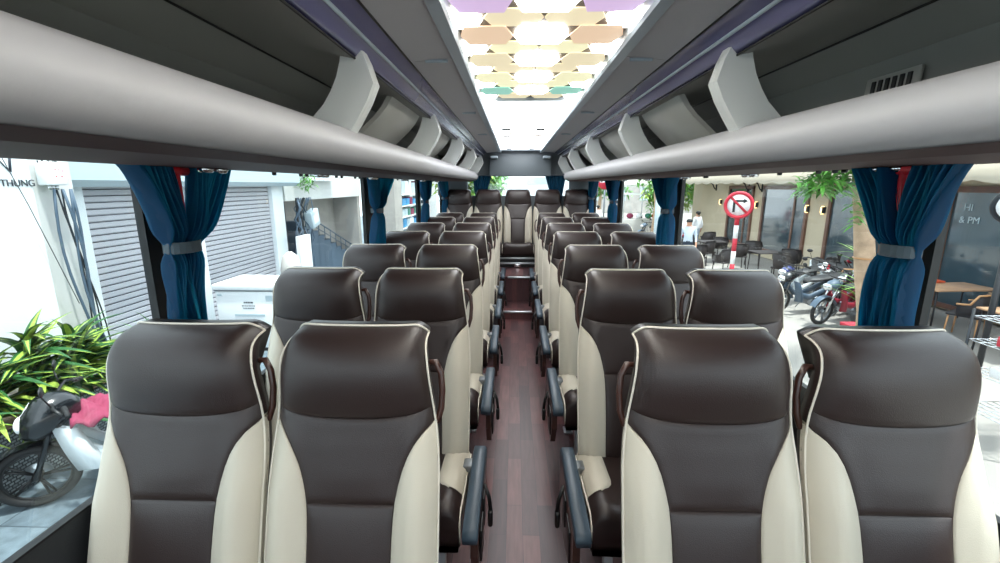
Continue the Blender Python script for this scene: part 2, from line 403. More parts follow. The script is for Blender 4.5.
# ================================================================= luggage racks
FINS = [-1.06, .26, 1.58, 2.90, 4.22, 5.54, 6.80]
def rack(sg, nm, wh):
    root = thing('luggage_rack', 'long open overhead luggage rack with rounded grey rail along the %s side' % wh, 'luggage rack', (XC, 2.7, 1.66))
    def T(u, y, z): return (sg*u, y-2.7, z-1.66)
    # rounded rail
    prof = [(.70, 1.745), (.69, 1.775), (.672, 1.788), (.65, 1.786), (.628, 1.772), (.613, 1.75), (.606, 1.725), (.611, 1.70), (.628, 1.678), (.655, 1.664), (.70, 1.657), (.80, 1.654), (1.13, 1.660), (1.13, 1.70), (.78, 1.70)]
    # a fatter, smoother roll
    ys = [YF, -.5, 1, 2.5, 4, 5.5, 6.5, 6.8, 6.9, 6.94]
    P = []
    for y in ys:
        k = 0 if y < 6.5 else ((y-6.5)/.44)**2
        P.append([T(u+(.80-u)*.35*k if u < .8 else u, y, z+(1.72-z)*.3*k) for u, z in prof])
    b = MB(); b.grid(P, closev=True); b.add([p for p in P[-1]], [tuple(range(len(prof)))])
    b.build('front_rail', M['rail'], root)
    b = MB(); b.prism([(sg*u, z-1.66) for u, z in [(.648, 1.6655), (.70, 1.652), (1.13, 1.654), (1.13, 1.6585), (.70, 1.6565)]], YF-2.7, 6.55-2.7, 'Y'); b.build('underside_panel', M['under'], root)
    # lining: floor, back, top with a crease
    prof = [(.69, 1.74), (.74, 1.712), (1.00, 1.712), (1.09, 1.76), (1.13, 1.88), (1.12, 2.00), (.98, 2.065), (.80, 2.035), (.612, 2.0)]
    prof2 = [(1.0, 2.11), (.612, 2.05)]
    b = MB(); b.grid([[T(u, y, z) for u, z in prof+[(.612, 2.02), (.98, 2.085), (1.16, 2.0), (1.16, 1.70), (.69, 1.69)]] for y in (YF, 6.93)], closev=True, smooth=False)
    b.build('lining', M['binback'], root)
    b = MB(); b.tube([T(.982, YF, 2.062), T(.982, 6.9, 2.062)], .004, 6); b.build('lining_seam', M['black'], root)
    # dividers: curved arms, pointed towards the aisle
    outer = [(.592, 2.045), (.566, 1.99), (.546, 1.925), (.572, 1.87), (.604, 1.82), (.635, 1.775), (.68, 1.735)]
    inner = [(.84, 1.712), (.805, 1.765), (.765, 1.816), (.72, 1.862), (.695, 1.90), (.672, 1.945), (.658, 1.99), (.648, 2.045)]
    for y in FINS:
        b = MB(); t = .034
        o2 = outer+inner
        core = [(u*.0+u, z) for u, z in o2]
        P = []
        cx, cz = .70, 1.86
        for dy, sc in ((-t, .965), (-t*.55, 1.0), (t*.55, 1.0), (t, .965)):
            P.append([T(cx+(u-cx)*sc if i < len(outer) else u, y+dy, z) for i, (u, z) in enumerate(o2)])
        b.grid(P, closev=True, smooth=False)
        b.add(P[0], [tuple(range(len(o2)))], 0, False); b.add(P[-1], [tuple(range(len(o2)-1, -1, -1))], 0, False)
        b.build('divider', M['fin'], root)
    # curved duct covers behind each divider
    arc = [(.655, 2.035), (.672, 2.01), (.70, 1.965), (.74, 1.92), (.785, 1.88), (.83, 1.84), (.87, 1.80), (.90, 1.76), (.92, 1.72)]
    for y in FINS[3:]:
        y0 = y-.66; P = []
        for yy in (y0, y-.035): P.append([T(u, yy, z) for u, z in arc]+[T(u+.025, yy, z+.004) for u, z in arc[::-1]])
        b = MB(); b.grid(P, closev=True); b.add(P[0], [tuple(range(len(P[0])))], 0, False); b.add(P[1], [tuple(range(len(P[0])-1, -1, -1))], 0, False)
        b.build('duct_cover', M['liner'], root)
    # end cap at the rear
    b = MB(); b.prism([(sg*u, z-1.66) for u, z in [(.60, 2.04), (.56, 1.93), (.64, 1.77), (1.13, 1.70), (1.13, 2.06)]], 6.93-2.7, 6.98-2.7, 'Y'); b.build('end_cap', M['binback'], root)
    # service unit under the rack: nozzles
    for y in (.62, 1.42, 2.25, 3.1, 3.95, 4.8, 5.65):
        if True:
            for d in (0, .07):
                b = MB(); b.lathe([(.022, 0), (.024, -.006), (.019, -.016), (.008, -.018)], 14, c=T(1.06, y+d, 1.655)); b.build('air_nozzle', M['chrome'], root)
    return root
rl = rack(-1, 'left', 'left'); rr = rack(1, 'right', 'right')
# vent grille on the back lining of the right rack
v = thing('air_vent', 'small grey slotted vent on the inside of the right luggage rack', 'vent', (XC+1.115, 1.565, 1.912))
b = MB(); b.box(-.012, .0, -.105, .105, -.037, .037, r=.004); b.build('frame', M['liner'], v)
b = MB()
for k in range(6): b.box(-.017, -.011, -.082+k*.028, -.068+k*.028, -.024, .022)
b.build('slot', M['black'], v)
v.rotation_euler = (0, radians(4), 0)

# ================================================================= seats
YP = [(.43, -.20), (.50, -.19), (.60, -.168), (.72, -.132), (.84, -.095), (.92, -.073), (.975, -.062), (1.03, -.060), (1.09, -.063), (1.14, -.060), (1.18, -.047), (1.20, -.032), (1.213, -.012), (1.220, .010), (1.224, .042)]
WP = [(.43, .224), (.55, .227), (.80, .227), (.90, .223), (.98, .214), (1.05, .205), (1.12, .198), (1.17, .193), (1.224, .184)]
def ztop(s): a = max(0, (abs(s)-.78)/.22); return 1.224-.030*a**2.4
def zeff(s, z):
    zt = ztop(s); return z if z < 1.05 else z+(1.224-zt)*min(1, max(0, (z-1.05)/(zt-1.05)))**2
def sfront(s, z):
    ze = zeff(s, z); base = hermite(YP, ze); w = hermite(WP, ze)
    low = max(0, min(1, (1.0-z)/.2))
    y = base+.030*abs(s)**9+.012*(1-low)*s*s
    y -= low*.035*exp(-((abs(s)-.78)/.17)**2)      # side bolsters stand proud
    return (s*w, y, z)
CW = [(.43, .49), (.60, .485), (.72, .49), (.80, .52), (.88, .615), (.93, .735), (.96, .86), (.982, 1.0), (1.3, 1.0)]
def cwid(z): return min(1, lerp(CW, z) if z > .975 else hermite(CW, z))
def zh(s): return 1.0+.022*abs(s)**2.6
def region(fn, nu, nv, groove=.006, puff=.006, skirt=.02):
    us = cosp(nu); vs = cosp(nv); P = []
    def pt(u, v, off):
        s, z = fn(u, v); x, y, zz = sfront(s, z); return (x, y+off, zz)
    rows = []
    for v in vs:
        r = []
        for u in us:
            du = min(u, 1-u)*.45; dv = min(v, 1-v)*.4
            e = exp(-(du/.012)**1.2)+exp(-(dv/.012)**1.2)
            pf = puff*(min(1, du*8)*min(1, dv*8))
            r.append(pt(u, v, groove*min(1, e)-pf))
        rows.append(r)
    # skirt
    top = [pt(u, vs[0], skirt) for u in us]; bot = [pt(u, vs[-1], skirt) for u in us]
    full = [[(p[0], p[1]+skirt, p[2]) for p in rows[0]]]+rows+[[(p[0], p[1]+skirt, p[2]) for p in rows[-1]]]
    full = [[(r[0][0], r[0][1]+skirt, r[0][2])]+r+[(r[-1][0], r[-1][1]+skirt, r[-1][2])] for r in full]
    return MB().grid(full)
def seat_meshes():
    R = {}
    R['headrest'] = region(lambda u, v: (2*u-1, zh(2*u-1)+v*(ztop(2*u-1)-zh(2*u-1))), 25, 15)
    def cu(u, v):
        q = 2*u-1; z = .785+v*(zh(q)-.785); return q*cwid(z), z
    R['upper_panel'] = region(cu, 21, 19)
    R['lower_panel'] = region(lambda u, v: ((2*u-1)*cwid(.43+v*.355), .43+v*.355), 13, 11)
    def bo(sg):
        def f(u, v):
            z = .43+v*(.986-.43); c = cwid(z); s = c+u*(1-c); return sg*s, z
        return f
    R['bolL'] = region(bo(-1), 9, 21, puff=.004); R['bolR'] = region(bo(1), 9, 21, puff=.004)
    # outline
    out = []
    ZL = [.43+i*(1.05-.43)/18 for i in range(18)]+[1.05+(ztop(1)-1.05)*sin(pi/2*i/14) for i in range(14)]
    for z in ZL: out.append((-1, z))
    for i in range(33): s = -cos(pi*i/32); out.append((s, ztop(s)))
    for z in ZL[::-1]: out.append((1, z))
    ol = [sfront(s, z) for s, z in out]
    pip = MB().tube([(x*1.004, y+.002, z+.001) for x, y, z in ol], .0032, 6)
    sh = MB(); rings = []
    for dy, k in ((.003, .995), (.02, 1.0), (.045, .985), (.062, .90), (.070, .6)):
        rings.append([(x*k, y+dy, .43+(z-.43)*(1 if k > .95 else .97 if k > .8 else .8)) for x, y, z in ol])
    sh.grid(rings); n = len(ol)
    last = rings[-1]; m = n//2
    fs = []
    for i in range(m): 
        if i+1 < n-1-i-1+1: fs.append((i, i+1, n-2-i, n-1-i))
    sh.add(last, [f for f in fs if len(set(f)) == 4])
    sh.box(-.20, .20, -.16, -.09, .40, .46, r=.015)
    R['shell'] = sh; R['piping'] = pip
    return R
RM = seat_meshes()
def cushion_meshes():
    C = {}
    yb, yf = -.15, -.585
    def top(x, y):     # cushion upper surface: dished, rolling down at the front
        t = (yb-y)/(yb-yf)
        z = .43+.035*t+.022*exp(-((abs(x)/.235-.78)/.2)**2)
        z -= .03*(abs(x)/.235)**8
        return z
    def prof(x):
        pts = []
        for i in range(14):
            y = yb+(yf+.05-yb)*i/13; pts.append((x, y, top(x, y)))
        z0 = top(x, yf+.05)
        for a in (20, 40, 60, 80): pts.append((x, yf+.05-.05*sin(radians(a)), z0-.05*(1-cos(radians(a)))))
        pts.append((x, yf+.004, .33)); pts.append((x, yf+.03, .29))
        return pts
    def sl(x0, x1, n):
        return [prof(x0+(x1-x0)*t) for t in cosp(n)]
    b = MB(); P = sl(-.232, .232, 25); b.grid(P)
    # sides and base
    for e in (P[0], P[-1]):
        base = [(p[0]*.98, p[1], .29) for p in e]; b.grid([e, base])
    b.grid([[(p[0]*.98, p[1], .29) for p in P[0]], [(p[0]*.98, p[1], .29) for p in P[-1]]])
    b.grid([[P[i][0] for i in range(len(P))], [(P[i][0][0], P[i][0][1], .29) for i in range(len(P))]])
    C['cushion'] = b
    for sg, nm in ((-1, 'L'), (1, 'R')):
        rows = []
        for i in range(12):
            y = yb+(yf+.115-yb)*i/11; r = []
            k = 0 if i < 9 else (i-8)/3
            xi = .125+.055*k**2
            for t in cosp(7):
                x = xi+(.2325-xi)*t; r.append((sg*x, y, top(x, y)+.006*(1 if 0 < t < 1 else -.2)))
            rows.append([(r[0][0], y, r[0][2]-.012)]+r+[(sg*.2345, y, .36)])
        b = MB(); b.grid(rows); C['bol'+nm] = b
        pts = [(sg*.234, p[1], p[2]-.004) for p in prof(.232)][:-1]
        C['pip'+nm] = MB().tube(pts, .004, 6)
    return C
CM = cushion_meshes()
HND = MB().tube([(.185, .03, 1.125), (.212, .025, 1.13), (.226, .022, 1.10), (.229, .02, 1.05), (.226, .012, 1.0), (.216, .005, .965), (.19, .005, .955)], .009, 8)
ARM = None
def make_seat(legh=0., arm=False):
    root = thing('bus_seat', 'seat', 'bus seat')
    RM['headrest'].build('headrest', M['leather'], root)
    bk = RM['upper_panel'].build('backrest_panel', M['leather'], root)
    RM['lower_panel'].build('backrest_panel', M['leather'], root)
    for k in ('bolL', 'bolR'):
        RM[k].build('side_bolster', M['cream'], root)['label'] = 'cream leather bolster'
    RM['piping'].build('piping', M['piping'], root)
    RM['shell'].build('back_shell', M['shell'], root)
    cu = CM['cushion'].build('seat_cushion', M['leather'], root)
    for k in ('bolL', 'bolR'): CM[k].build('cushion_bolster', M['cream'], root)
    for k in ('pipL', 'pipR'): CM[k].build('cushion_piping', M['piping'], cu)
    b = MB(); b.box(-.21, .21, -.17, -.13, .24, .30, r=.008); b.box(-.21, .21, -.50, -.46, .24, .30, r=.008)
    b.box(-.20, -.17, -.50, -.13, .25, .29); b.box(.17, .20, -.50, -.13, .25, .29); b.build('seat_frame', M['steel'], root)
    for sx in (-.15, .15):
        for y0, y1 in ((-.48, -.53), (-.16, -.10)):
            b = MB(); b.prism([(y0-.022, .25), (y0+.022, .25), (y1+.018, legh+.012), (y1-.018, legh+.012)], sx-.016, sx+.016, 'X'); b.box(sx-.03, sx+.03, y1-.04, y1+.04, legh, legh+.012)
            b.build('leg', M['alu'], root)
    return root
# inboard side is +x for seats on the left of the aisle
def add_handle(root, sg):
    b = MB(); b.merge(HND)
    if sg < 0: b.tf(Matrix.Scale(-1, 4, (1, 0, 0)))
    b.build('grab_handle', M['brown_plastic'], root)
def add_arm(root, sg):
    x = sg*.284
    pts = [(-.715, .445), (-.72, .47), (-.70, .492), (-.50, .50), (-.30, .512), (-.235, .505), (-.20, .475), (-.205, .44), (-.25, .43), (-.30, .452), (-.50, .455), (-.66, .447)]
    b = MB(); P = []
    for dx, k in ((-.026, .0), (-.022, 1), (.022, 1), (.026, .0)):
        cy = -.46
        P.append([(x+dx, y*(1)+(0 if k else (cy-y)*.012), z+(0 if k else (.472-z)*.18)) for y, z in pts])
    b.grid(P, closev=True); b.add(P[0], [tuple(range(len(pts)))]); b.add(P[-1], [tuple(range(len(pts)))])
    a = b.build('armrest', M['arm'], root)
    xx = sorted((x-sg*.0, x+sg*.022)); 
    b = MB(); b.prism([(-.22, .47), (-.20, .38), (-.26, .24), (-.40, .20), (-.58, .22), (-.66, .34), (-.655, .44), (-.50, .452)], xx[0]-.004, xx[1], 'X')
    o = b.build('side_cover', M['brown_plastic'], root)
    xo = x+sg*.024
    b = MB(); x0, x1 = sorted((xo, xo+sg*.008))
    b.box(x0, x1, -.60, -.50, .27, .40, r=.003); b.box(x0, x1, -.46, -.40, .30, .42, r=.003); b.build('cover_inset', M['black'], o)
    b = MB(); b.tube([(xo, -.36, .41), (xo+sg*.02, -.37, .36), (xo+sg*.028, -.38, .30)], .008, 8); b.box(min(xo+sg*.016, xo+sg*.036), max(xo+sg*.016, xo+sg*.036), -.40, -.365, .24, .31, r=.008)
    b.build('recline_lever', M['black'], root)
    b = MB(); b.box(min(sg*.215, x), max(sg*.215, x), -.30, -.24, .25, .45, r=.006); b.build('armrest_bracket', M['steel'], root)
protos = {}
for sidek, sg in (('l', 1), ('r', -1)):
    for col in 'aw':
        for lh in (0, .10):
            r = make_seat(lh); add_handle(r, sg)
            if col == 'a': add_arm(r, sg)
            protos[sidek, col, lh] = r
ORD = ['front row', 'second row', 'third row', 'fourth row', 'fifth row', 'sixth row', 'seventh row']
used = set()
Y1, PITCH = 1.115, .85
for i in range(7):
    for sidek, wh, sg in (('l', 'left', -1), ('r', 'right', 1)):
        for col, u in (('a', .473 if sg < 0 else .467), ('w', .945 if sg < 0 else .938)):
            lh = .10 if i == 6 else 0
            key = (sidek, col, lh); loc = (sg*u, Y1+i*PITCH, 0)
            lab = 'brown and cream leather coach seat, %s, %s side of the aisle, %s' % (ORD[i], wh, 'beside the aisle' if col == 'a' else 'beside the window')
            g = 'brown and cream seats in pairs either side of the aisle'
            if key in used: dup(protos[key], loc, None, lab, g)
            else:
                p = protos[key]; p.location = loc; p['label'] = lab; p['group'] = g; used.add(key)
# remove prototypes never placed is not needed: every key is used
# rear bench: five seats on a raised base
def rear_seat():
    root = thing('bus_seat', 'x', 'bus seat')
    RM['headrest'].build('headrest', M['leather'], root)
    RM['upper_panel'].build('backrest_panel', M['leather'], root); RM['lower_panel'].build('backrest_panel', M['leather'], root)
    for k in ('bolL', 'bolR'): RM[k].build('side_bolster', M['cream'], root)['label'] = 'cream leather bolster'
    RM['shell'].build('back_shell', M['shell'], root)
    cu = CM['cushion'].build('seat_cushion', M['leather'], root)
    for k in ('pipL', 'pipR'): CM[k].build('cushion_piping', M['piping'], cu)
    return root
rs = rear_seat()
ZB = .315
for i, (x, wd) in enumerate(zip((-.895, -.445, .007, .457, .905), ('leftmost', 'second from left', 'middle', 'second from right', 'rightmost'))):
    lab = 'dark seat of the rear bench under the back window, %s of the five' % wd
    if i == 0: o = rs; o['label'] = lab; o['group'] = 'five seats of the rear bench'
    else: o = dup(rs, (0, 0, 0), None, lab, 'five seats of the rear bench')
    o.location = (x, 6.93, ZB); o.scale = (.96, .92, 1.0)
rsb = thing('bench_base', 'low dark base with two pale metal rails under the rear bench', 'base', (0, 6.6, .43))
b = MB(); b.box(-1.12, 1.12, -.17, .40, 0, .172, r=.01); b.build('plinth', M['wallin'], rsb)
for z in (.05, .125):
    b = MB(); b.box(-.30, .32, -.20, -.17, z, z+.022, r=.004); b.build('rail', M['alu'], rsb)
b = MB(); b.box(-.05, .06, -.205, -.19, .012, .05, r=.004); b.build('latch', M['chrome'], rsb)

# ================================================================= curtains
def curtain(nm, label, sg, y0, y1, ty0, ty1, by0, by1, seed=0, zt=1.668, zb=1.13, hammer=True, n=16, xx=1.115, group='blue pleated window curtains'):
    rnd = random.Random(seed)
    yc = (ty0+ty1)/2
    root = thing(nm, label, 'curtain', (sg*xx, yc, zt), 0, group)
    halves = [(y0, ty0, by0), (y1, ty1, by1)]
    for h in range(2):
        P = []; NS = 110; NT = 30; ph = rnd.random()*6
        for j in range(NT+1):
            t = j/NT; z = zt-(zt-zb)*t
            tt = (zt-1.41)/(zt-zb)
            if h == 0: eo, et, eb = y0, ty0, by0; io = y0+(y1-y0)*.37
            else: eo, et, eb = y1, ty1, by1; io = y0+(y1-y0)*.60
            def w(a, bt, c):
                if t < tt: k = t/tt; k2 = k**.85; return a+(bt-a)*k2
                k = (t-tt)/(1-tt); return bt+(c-bt)*sin(k*pi/2)
            ya = w(eo, et+.01*(1 if h == 0 else -1), eb); yi = w(io, yc+.0*(h*2-1), (by0+by1)/2)
            amp = .030*(1-.75*exp(-((t-tt)/.06)**2))*(1 if t < tt else .8)
            row = []
            for i in range(NS+1):
                s = i/NS; y = ya+(yi-ya)*s
                f = sin(2*pi*(9.5*s)+ph+.6*sin(t*5+ph))+.35*sin(2*pi*11*s+ph*2+t*3)
                x = -sg*(amp*f+.012*h) + .006*sin(t*9+s*7+ph)
                edge = .010*abs(sin(t*34+ph))*(1 if i == 0 else 0)
                row.append((x, y-yc+(edge if h == 0 else -edge)+.006*sin(7*t+ph), z-zt))
            P.append(row)
        MB().grid(P).build('curtain_panel', M['cur'], root, fixn=False)
    b = MB(); hw = (ty1-ty0)/2-.01
    ring = [(cos(a)*.036*1.0, sin(a)*hw) for a in [2*pi*k/20 for k in range(20)]]
    ring = [(max(-.045, min(.045, x*1.3)), y) for x, y in ring]
    z0, z1 = 1.392-zt, 1.428-zt
    b.grid([[(x, y, z0) for x, y in ring], [(x, y, z1) for x, y in ring], [(x*.93, y*.97, z1) for x, y in ring], [(x*.93, y*.97, z0) for x, y in ring]], closeu=True, closev=True, smooth=False)
    b.build('tie_band', M['band'], root)
    return root
def hammer(sg, y, label):
    h = thing('emergency_hammer', label, 'hammer', (sg*1.105, y, 1.60), 0, 'red emergency hammers on the window pillars')
    b = MB(); b.box(-.012, .012, -.011, .011, -.10, .055, r=.008); b.build('handle', M['red'], h)
    b = MB(); b.tube([(0, -.045, .045), (0, .045, .045)], .016, 10, rs=None); b.build('head', M['red'], h)
    b = MB(); b.box(.012*sg if sg > 0 else -.045, .045 if sg > 0 else -.012, -.02, .02, -.08, .03); b.build('holder', M['black'], h)
spec = [(1.215, 1.63, 1.315, 1.455, 1.305, 1.41), (3.31, 3.82, 3.38, 3.53, 3.31, 3.53), (5.20, 5.68, 5.27, 5.40, 5.22, 5.42), (6.45, 6.95, 6.80, 6.93, 6.78, 6.93)]
pn = ['at the first pillar, nearest the camera', 'at the second pillar', 'at the third pillar', 'at the rear corner']
for sg, wh in ((-1, 'left'), (1, 'right')):
    for i, s in enumerate(spec):
        y0, y1, a, b_, c, d = s
        if sg > 0 and i == 0: y0, y1, a, b_, c, d = 1.205, 1.585, 1.30, 1.43, 1.29, 1.425
        curtain('window_curtain', 'blue satin curtain tied back on the %s side %s' % (wh, pn[i]), sg, y0, y1, a, b_, c, d, seed=i*5+(11 if sg > 0 else 2), xx=1.105)
    hammer(sg, 1.40, 'red emergency hammer on the %s side inside the nearest curtain' % wh)
    hammer(sg, 5.60, 'red emergency hammer on the %s side beside the third pillar' % wh) if sg < 0 else None
    r = thing('curtain_rail', 'slim curtain rail with small black runners above the %s windows' % wh, 'curtain rail', (sg*1.105, 2.7, 1.662))
    b = MB(); b.box(-.008, .008, YF-2.7+.02, 6.95-2.7, -.004, .006); b.build('track', M['steel'], r)
    rnd = random.Random(3+sg)
    for k in range(26):
        y = rnd.uniform(.3, 6.6)-2.7
        b = MB(); b.box(-.006, .006, y-.012, y+.012, -.020, -.004, r=.004); b.build('runner', M['black'], r)
# rear window curtains
for sg, wh, x0, x1 in ((-1, 'left', -.70, -.40), (1, 'right', .42, .74)):
    root = thing('rear_curtain', 'dark blue curtain gathered at the %s end of the back window' % wh, 'curtain', ((x0+x1)/2, 7.06, 1.74), 0, 'curtains at the back window')
    P = []
    for j in range(17):
        t = j/16; w0 = (x1-x0)/2*(1-.62*t); cx = (.035*sg)*t*0-(sg*-.03)*t
        P.append([(cx+w0*(2*s-1), .018*sin(2*pi*6*s+t), -.42*t) for s in [i/48 for i in range(49)]])
    MB().grid(P).build('curtain_panel', M['curd'], root, fixn=False)
    b = MB(); b.box(-.07, .07, -.03, .03, -.43, -.40, r=.006); b.build('tie_band', M['band'], root)
b = MB(); b.tube([(-.75, 7.06, 1.745), (.77, 7.06, 1.745)], .006, 8); tag(b.build('curtain_rod', M['steel']), 'thin metal rod above the back window', 'curtain rail')
# ================================================================= OUTSIDE
GZ = -1.1
M['pave'] = brick_mat('paving_slabs', '5c6a73', '6a7880', '46525a', .6, .6, .008, .6, offset=0, bump=.4)
M['road'] = mat('pale_concrete', '96928c', .8, bump=.5, bscale=60, var=.12, vscale=.8)
M['white'] = mat('white_render', 'e6ecee', .7, bump=.3, bscale=60)
M['offwhite'] = mat('off_white_render', 'd2d3d0', .75, bump=.3, bscale=60, var=.06, vscale=1.2)
M['canopy'] = mat('pale_blue_panel', 'b4c4cb', .5)
M['shut'] = mat('grey_slat', 'bcbcc2', .5)
M['dark'] = mat('dark_paint', '202225', .5)
M['conc'] = mat('warm_grey_plaster', 'aaa59f', .8, var=.12, vscale=1.5)
M['applw'] = mat('white_enamel', 'eef1f2', .3)
M['ink'] = mat('dark_ink', '2b3440', .6)
M['cable'] = mat('blue_grey_cable', '4d5f70', .5)
M['cabled'] = mat('black_cable', '20262b', .5)
M['leafd'] = mat('dark_leaf', '2a5a2c', .4, var=.25, vscale=20)
M['leafl'] = mat('lime_leaf', '93ab48', .4, var=.2, vscale=20)
M['leafm'] = mat('mid_leaf', '5d9a3c', .45, var=.3, vscale=3)
M['bark'] = mat('pale_bark', 'b59a80', .85, bump=.9, bscale=25, var=.25, vscale=7)
M['basket'] = brick_mat('grey_pebble_texture', '6c7274', 'a2a8a8', '33393c', .045, .03, .006, .6, axes='YZ', bump=.8)
M['tyre'] = mat('black_tyre', '1a1b1c', .7)
M['mblack'] = mat('gloss_black_paint', '14181c', .2, coat=.5)
M['mwhite'] = mat('gloss_white_paint', 'dfe6e8', .25, coat=.4)
M['mred'] = mat('dark_red_paint', '8f2b3a', .35)
M['mblue'] = mat('navy_paint', '2b3566', .25, coat=.4)
M['seatblk'] = mat('black_vinyl', '17181a', .5)
M['pink'] = mat('raspberry_cloth', '8c3450', .8)
M['caf'] = mat('cream_plaster', 'bfb198', .8, var=.06, vscale=1)
M['cafw'] = mat('brown_timber', '6b4a3a', .5, var=.2, vscale=5)
M['cafg'] = mat('dark_window_pane', '3a4950', .08, spec=.8, coat=.6)
M['awn'] = mat('pale_awning_canvas', '9a907f', .8)
M['wick'] = mat('dark_wicker', '2a2424', .6, bump=.6, bscale=120)
M['tan'] = mat('tan_bamboo', 'b98a5c', .5)
M['tabletop'] = mat('warm_wood_top', 'b08a6a', .45, var=.15, vscale=6)
M['sred'] = mat('sign_red', 'c2263a', .5)
M['swhite'] = mat('sign_white', 'e9e9ea', .5)
M['lampg'] = emit('warm_lamp_glow', 'ffd08a', 3)
M['skin'] = mat('skin', 'b98a70', .6)
M['cl1'] = mat('pale_shirt', 'bcc8d6', .8); M['cl2'] = mat('dark_trousers', '2c3340', .8); M['cl3'] = mat('white_shirt', 'dfe0e2', .8)
M['hair'] = mat('black_hair', '15130f', .6)
M['orange'] = mat('orange_plastic', 'd8572a', .5)
M['pgreen'] = mat('bottle_green', '2f7a63', .5)
M['yellow'] = mat('yellow_card', 'c9b23c', .6)
M['cyan'] = mat('cyan_card', '3a8fc0', .6)
M['stall'] = mat('sun_bleached_canvas', 'c4c0ba', .8)

b = MB(); b.box(-30, -2.2, -12, 40, GZ-.3, GZ)
struct('pavement', b, M['pave'])
b = MB(); b.box(-2.2, 40, -12, 60, GZ-.4, GZ-.02)
struct('road', b, M['road'])
b = MB(); b.box(-2.35, -2.2, -12, 40, GZ-.3, GZ+.004)
b = None

# ---- left: white house wall with lettering
wh = thing('white_house', 'bright white house wall with black lettering high up, at the far left', 'building', (-5.6, 1.0, GZ))
b = MB(); b.box(-.5, .6, -9, 3.55, 0, 5.0); b.build('wall', M['white'], wh)
b = MB(); b.box(.60, .63, -9, 3.30, 0, .25); b.build('skirting', M['conc'], wh)
def text(body, size, loc, rot, m, parent=None, name='lettering', ext=.004, sx=1.):
    cu = bpy.data.curves.new(name, 'FONT'); cu.body = body; cu.size = size; cu.extrude = ext; cu.align_x = 'LEFT'
    tmp = bpy.data.objects.new('tmp', cu); COL.objects.link(tmp)
    dg = bpy.context.evaluated_depsgraph_get(); me = bpy.data.meshes.new_from_object(tmp.evaluated_get(dg))
    bpy.data.objects.remove(tmp); o = bpy.data.objects.new(name, me); COL.objects.link(o)
    me.materials.clear(); me.materials.append(m)
    o.rotation_euler = rot; o.location = loc; o.scale = (sx, 1, 1)
    if parent: o.parent = parent
    return o
LR = (pi/2, 0, pi/2)     # reads along +Y on a wall facing +X
text('A THUNG', .095, (.605, 3.17, 2.69), LR, M['ink'], wh, 'lettering', sx=.95)
b = MB()
for (ya, za, yb, zb, w_) in ((3.10, 2.80, 3.17, 2.84, .02), (3.16, 3.01, 3.40, 3.01, .012), (3.395, 3.01, 3.37, 2.83, .022), (3.24, 3.01, 3.365, 2.83, .010)):
    b.tube([(.604, ya, za), (.604, yb, zb)], w_*.6, 4)
b.build('emblem', M['ink'], wh)

# ---- left: shop with roller shutters
sh = thing('shutter_shop', 'pale shop front with grey roller shutters under a blue-white canopy box', 'building', (-5.5, 8.0, GZ))
b = MB(); b.box(-.9, -.12, -2.95, 2.6, 0, 4.6); b.build('wall', M['offwhite'], sh)
for y0, y1 in ((-2.95, -2.48), (-.72, -.40), (1.95, 2.42)):
    b = MB(); b.box(-.15, .08, y0, y1, 0, 2.70, r=.01); b.build('pillar', M['white'], sh)
b = MB(); b.prism([(-.12, 2.68), (.30, 2.68), (.42, 2.76), (.42, 3.10), (-.12, 3.10)], -2.95, 2.6, 'Y'); b.build('canopy_box', M['canopy'], sh)
for y0, y1 in ((-2.48, -.72), (-.40, 1.95)):
    b = MB(); P = []
    prof = []
    k = 0; z = 0.02
    while z < 2.69:
        prof += [(0, z), (.016, z+.012), (.016, z+.066), (0, z+.075)]; z += .085
    b.grid([[(-.02+x, y, z) for x, z in prof] for y in (y0, y1)], smooth=False)
    o = b.build('roller_shutter', M['shut'], sh, fixn=False)
    b = MB(); z = .02
    while z < 2.69: b.box(-.03, -.016, y0, y1, z+.073, z+.083); z += .085
    b.build('slat_gap', M['dark'], o)
# upper floor strip above
b = MB(); b.box(-.12, .0, -2.9, 2.6, 3.1, 4.6); b.build('upper_wall', M['offwhite'], sh)

# junction box and cables between house and shop
jb = thing('junction_box', 'white electrical junction box on a pale wall with cables hanging below', 'electrical box', (-4.97, 4.74, 1.60))
b = MB(); b.box(-.06, .06, -.11, .11, 0, .24, r=.012); b.build('casing', M['applw'], jb)
for k in range(3):
    b = MB(); b.lathe([(.016, -.05), (.018, 0)], 10, c=(0, -.05+.04*k, 0)); b.build('gland', M['chrome'], jb)
b = MB()
for yy, zz in ((-.01, .16), (.03, .16), (.07, .15), (-.01, .09), (.05, .09)): b.box(.060, .063, yy-.007, yy+.007, zz-.006, zz+.006)
b.build('marking', M['sred'], jb)
rnd = random.Random(5)
cb = thing('cable_bundle', 'bundle of blue-grey cables running down the wall under the junction box', 'cables', (-4.96, 4.78, GZ))
for k in range(7):
    y0 = rnd.uniform(-.08, .06); x0 = rnd.uniform(-.02, .05); pts = []
    for i in range(12):
        t = i/11; pts.append((x0+.03*sin(t*7+k), y0+.10*t+.035*sin(t*5+k)+(.12*t*t), 2.66-2.5*t))
    MB().tube(pts, .014 if k < 4 else .008, 6).build('cable', M['cable'] if k < 4 else M['cabled'], cb)
for k in range(3):
    pts = [(-.02+.02*k, -.15+.2*t+.0, 2.95+.10*k-.22*sin(pi*t)) for t in [i/10 for i in range(11)]]
    MB().tube(pts, .008, 6).build('cable', M['cabled'], cb)
hw = thing('slack_wire', 'thin dark wire slanting down across the white house wall', 'wire', (-4.96, 4.3, 1.9))
MB().tube([(.03, -.05, 0), (.02, .12, -.5), (.03, .42, -1.6)], .004, 5).build('wire', M['cabled'], hw)
